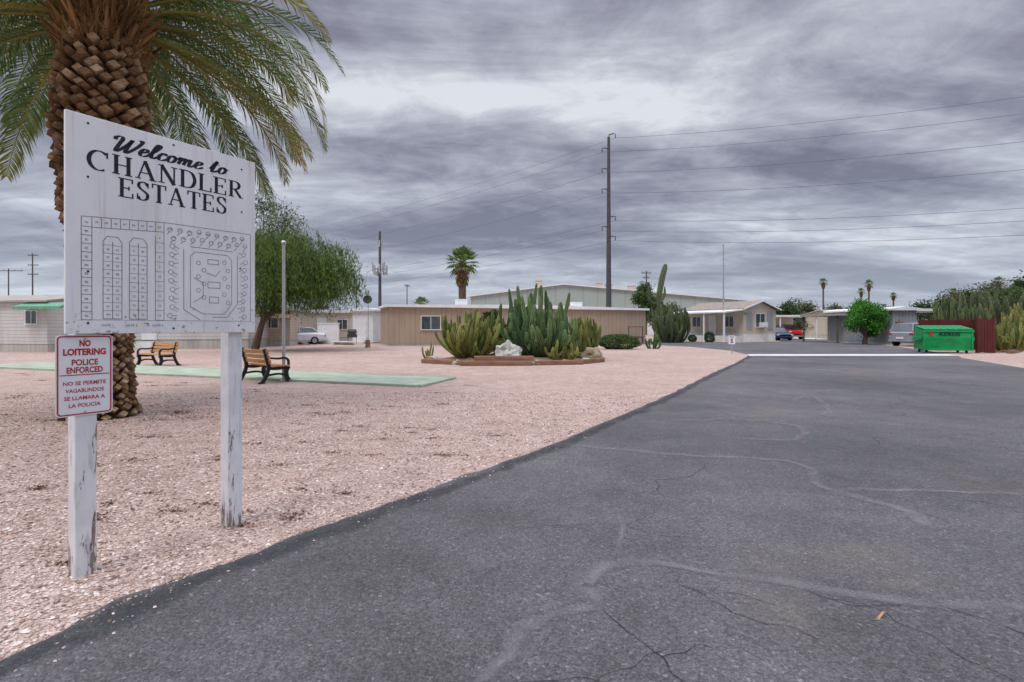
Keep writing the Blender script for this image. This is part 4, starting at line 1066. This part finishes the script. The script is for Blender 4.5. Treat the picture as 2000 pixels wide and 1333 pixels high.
# ------------------------------------------------------------------ vehicles
def car(name,label,cat,loc,rz,paint,kind='sedan',group=None):
    e=thing(name,label,cat,loc,rz,group); mb=MB()
    if kind=='sedan': st=[(-2.25,.42,.78,.72),(-2.15,.28,.92,.82),(-1.5,.22,.98,.87),(-.6,.2,.96,.88),(.6,.2,.94,.88),(1.3,.22,.86,.86),(1.95,.26,.76,.80),(2.2,.36,.64,.68)]; cab=[(-1.75,.95,.97,.70,.60),(-1.15,.96,1.38,.76,.56),(-.2,.95,1.45,.78,.58),(.35,.94,1.38,.78,.57),(1.1,.90,.92,.74,.60)]; wr=.32;wx=(-1.35,1.38)
    elif kind=='suv': st=[(-2.3,.5,1.0,.80),(-2.2,.34,1.1,.88),(-1.4,.28,1.12,.92),(.6,.26,1.1,.92),(1.4,.28,1.02,.90),(2.1,.34,.92,.85),(2.3,.45,.78,.74)]; cab=[(-2.22,1.08,1.12,.80,.74),(-1.9,1.08,1.66,.82,.64),(-.4,1.1,1.74,.83,.66),(.4,1.1,1.66,.83,.64),(1.2,1.05,1.07,.80,.66)]; wr=.36;wx=(-1.4,1.45)
    else: st=[(-2.7,.5,1.0,.85),(-2.6,.4,1.06,.92),(-.7,.36,1.08,.94),(1.0,.36,1.1,.94),(1.3,.36,1.12,.93),(2.3,.4,1.06,.90),(2.5,.5,.95,.84)]; cab=[(-.9,1.06,1.1,.86,.78),(-.75,1.08,1.72,.86,.68),(.2,1.1,1.78,.87,.68),(.6,1.1,1.7,.86,.66),(1.25,1.08,1.12,.84,.7)]; wr=.38;wx=(-1.7,1.6)
    mb.loft([[(x,-hw*.9,zb),(x,-hw,zb+.18),(x,-hw,zt-.14),(x,-hw*.86,zt),(x,hw*.86,zt),(x,hw,zt-.14),(x,hw,zb+.18),(x,hw*.9,zb)] for x,zb,zt,hw in st])
    k=len(cab); rf=[]
    for i in range(1,k-1): x,zb,zt,hb,ht=cab[i]; rf.append([(x,-ht-.02,zt-.03),(x,-ht*.8,zt+.02),(x,ht*.8,zt+.02),(x,ht+.02,zt-.03)])
    mb.loft(rf)
    for s in(-1,1):
        for i in range(k-1):
            a,b=cab[i],cab[i+1]
            if i in(0,k-2): mb.tube([(a[0],s*a[4 if i else 3],a[2] if i else a[1]),(b[0],s*b[4 if i==0 else 3],b[2] if i==0 else b[1])],.045,5)
        x=cab[2][0]; mb.tube([(x,s*cab[2][3],cab[2][1]-.02),(x,s*cab[2][4],cab[2][2])],.045,5)
        mb.box((cab[-2][0]+.25,s*(st[3][3]+.08),cab[-1][1]+.08),(.12,.18,.12))
    mb.obj('body',paint,e,bevel=.02)
    mb=MB(); mb.loft([[(x,-hb,zb-.05),(x,-ht,zt-.02),(x,ht,zt-.02),(x,hb,zb-.05)] for x,zb,zt,hb,ht in cab]); mb.obj('window','glass',e)
    fx=st[-1][0]; rx_=st[0][0]; z=st[-2][2]-.16; hw=st[-2][3]
    for s in(-1,1):
        mb=MB(); mb.box((st[-2][0]+.14,s*hw*.80,z),(.22,.34,.14),rz=-s*R(22)); mb.obj('headlight','lamp',e,bevel=.02)
        mb=MB(); mb.box((rx_+.07,s*hw*.84,st[1][2]-.2),(.14,.26,.2)); mb.obj('tail_light','taillamp',e,bevel=.02)
    mb=MB(); mb.box((fx+.01,0,.45),(.06,1.0,.16)); mb.box((fx+.03,0,.62),(.04,.8,.08)); mb.obj('grille','black',e)
    mb=MB(); mb.box((fx-.02,0,.38),(.16,1.55,.12)); mb.obj('bumper',paint if kind!='pickup' else 'metal',e,bevel=.02)
    mb=MB(); mb.box((rx_+.02,0,.42),(.16,1.6,.14)); mb.obj('bumper',paint if kind!='pickup' else 'metal',e,bevel=.02)
    mb=MB(); mb.box((rx_-.07,0,.62),(.03,.5,.13)); mb.obj('number_plate','white',e)
    for x in wx:
        for s in(-1,1):
            y=s*(st[3][3]-.1)
            we=MB(); we.tube([(x,y-.11,wr),(x,y+.11,wr)],wr,20); wo=we.obj('wheel','rubber',e)
            ri=MB(); ri.tube([(x,y+s*.115,wr),(x,y+s*.125,wr)],wr*.62,12); ri.obj('rim','rim',wo)
    return e
car('parked_car','silver-white sedan parked on gravel by the mobile homes','car',(-17.9,42.3,0),R(-148),'silver')
car('parked_car','silver-gray suv parked under the carport by bins','car',(30.9,38.8,0),R(22),'carwhite','suv')
car('pickup_truck','bright red pickup truck parked under a white carport','truck',(33.4,62.2,0),R(-94),'carred','pickup')
car('parked_car','dark blue car parked beside the house','car',(29.2,56.5,0),R(-95),'carblue')

# ------------------------------------------------------------------ dumpster & enclosure
e=thing('dumpster','bright green metal dumpster with company lettering and wheels','dumpster',(22.62,28.2,0),R(-22))
Wd=2.15
mb=MB(); mb.loft([[(x,0.0,.18),(x,-.14,.85),(x,-.12,1.22),(x,1.35,1.42),(x,1.35,.18)] for x in(0,Wd)])
mb.box((Wd/2,-.15,1.2),(Wd+.08,.08,.09)); mb.box((Wd/2,-.05,.2),(Wd+.02,.08,.08))
for x in(.03,Wd-.03): mb.box((x,-.13,.72),(.07,.07,1.0)); mb.box((x,1.36,.8),(.07,.07,1.25))
for x in(-.08,Wd+.08): mb.box((x,.6,.78),(.14,1.0,.22)); mb.box((x,.6,.78),(.10,1.1,.14))
mb.obj('body','green',e,bevel=.008)
for k in range(2):
    x=Wd/4+k*Wd/2; mb=MB(); mb.loft([[(x-Wd/4+.02,-.2,1.27),(x-Wd/4+.02,1.4,1.47),(x-Wd/4+.02,1.4,1.52),(x-Wd/4+.02,-.2,1.32)],[(x+Wd/4-.02,-.2,1.27),(x+Wd/4-.02,1.4,1.47),(x+Wd/4-.02,1.4,1.52),(x+Wd/4-.02,-.2,1.32)]])
    for j in range(3): mb.box((x-Wd/8+j*Wd/8,.6,1.41),(.05,1.4,.05),rx=R(7))
    mb.obj('lid','greendark',e)
for x in(.2,Wd-.2):
    for y in(.1,1.2):
        mb=MB(); mb.tube([(x-.03,y,.085),(x+.03,y,.085)],.085,14); mb.box((x,y,.15),(.1,.08,.1)); mb.obj('wheel','rubber',e)
mb=MB(); yy=-.168
text(mb,'AZROS',Wd*.52,1.04,.18,yy,.95,.03)
mb.obj('lettering','blackpaint',e)
mb=MB(); mb.tube([(.32,yy+.01,1.04),(.32,yy-.008,1.04)],.10,16); mb.obj('emblem','redpaint',e)
def fence(label,p0,p1,H,cat='fence'):
    a=Vector(p0+(0,));b=Vector(p1+(0,));L=(b-a).length;e=thing('bin_enclosure_fence',label,cat,(a.x,a.y,0),math.atan2(b.y-a.y,b.x-a.x),'red-stained board fence around the bin')
    mb=MB(); n=max(3,int(L/.15))
    for k in range(n): mb.box((.075+k*L/n,0,H/2+rnd.uniform(-.03,.03)),(L/n-.014,.025,H-.06))
    mb.obj('boards','fence',e); mb=MB()
    for z in(.35,H*.55,H-.3): mb.box((L/2,.045,z),(L,.05,.1))
    mb.obj('rail','fence',e)
    for x in(0,L): mb=MB(); mb.box((x,.03,H/2+.02),(.12,.12,H+.06)); mb.obj('post','fence',e)
fence('tall dark red board fence beside the dumpster',(25.55,28.1),(28.4,30.6),1.9)
fence('tall dark red board fence behind the dumpster',(24.8,31.1),(28.35,30.7),1.9)
fence('short dark red fence return at the road side',(25.5,28.0),(26.3,27.95),1.85)
for i,(x,y) in enumerate([(27.2,28.2),(28.0,28.6),(26.9,27.5)]):
    mb=MB(); mb.box((0,0,.06),(1.1,.12,.08),R(12*i)); mb.box((.1,.1,.13),(.8,.14,.05),R(20+9*i)); o=mb.obj('scrap_timber','tie'); o.location=(x,y,0); tagobj(o,'short reddish scrap timbers lying on the gravel','timber','scrap timbers by the fence')

e=thing('speed_limit_sign','small white speed limit sign on a thin post at road corner','sign',(11.55,26.9,0),R(-22))
mb=MB(); mb.tube([(0,0,-.05),(0,0,.95)],.022,8); mb.obj('post','metal',e)
mb=MB(); mb.prism(rrect(-.16,.16,.52,.98,.03),-.035,-.03); mb.obj('panel','white',e)
mb=MB(); text(mb,'SPEED',0,.92,.045,-.037,.22,.01); text(mb,'LIMIT',0,.855,.045,-.037,.2,.01); text(mb,'5',0,.69,.20,-.037,None,.03); mb.obj('lettering','blackpaint',e)

M['leaf']=simple('dry_leaf',(.45,.25,.13),.8,.4,40)
for i,(x,y,rz,L) in enumerate([(1.76,2.445,.5,.11),(-.09,3.2,1.0,.03),(3.5,6.15,.2,.07),(-.4,2.55,.4,.05)]):
    mb=MB(); P=[(-L/2,0),(-L*.2,L*.08),(L*.3,L*.07),(L/2,0),(L*.25,-L*.03),(-L*.2,-L*.04)]
    mb.add([(x_,y_,.022+.012*math.sin(x_/L*6)) for x_,y_ in P],[(0,1,5),(1,2,4,5),(2,3,4)]); o=mb.obj('fallen_leaf','leaf'); o.location=(x,y,0); o.rotation_euler=(0,0,rz)
    tagobj(o,'curled dry orange-brown leaf lying on the asphalt','leaf','fallen leaves on the asphalt')
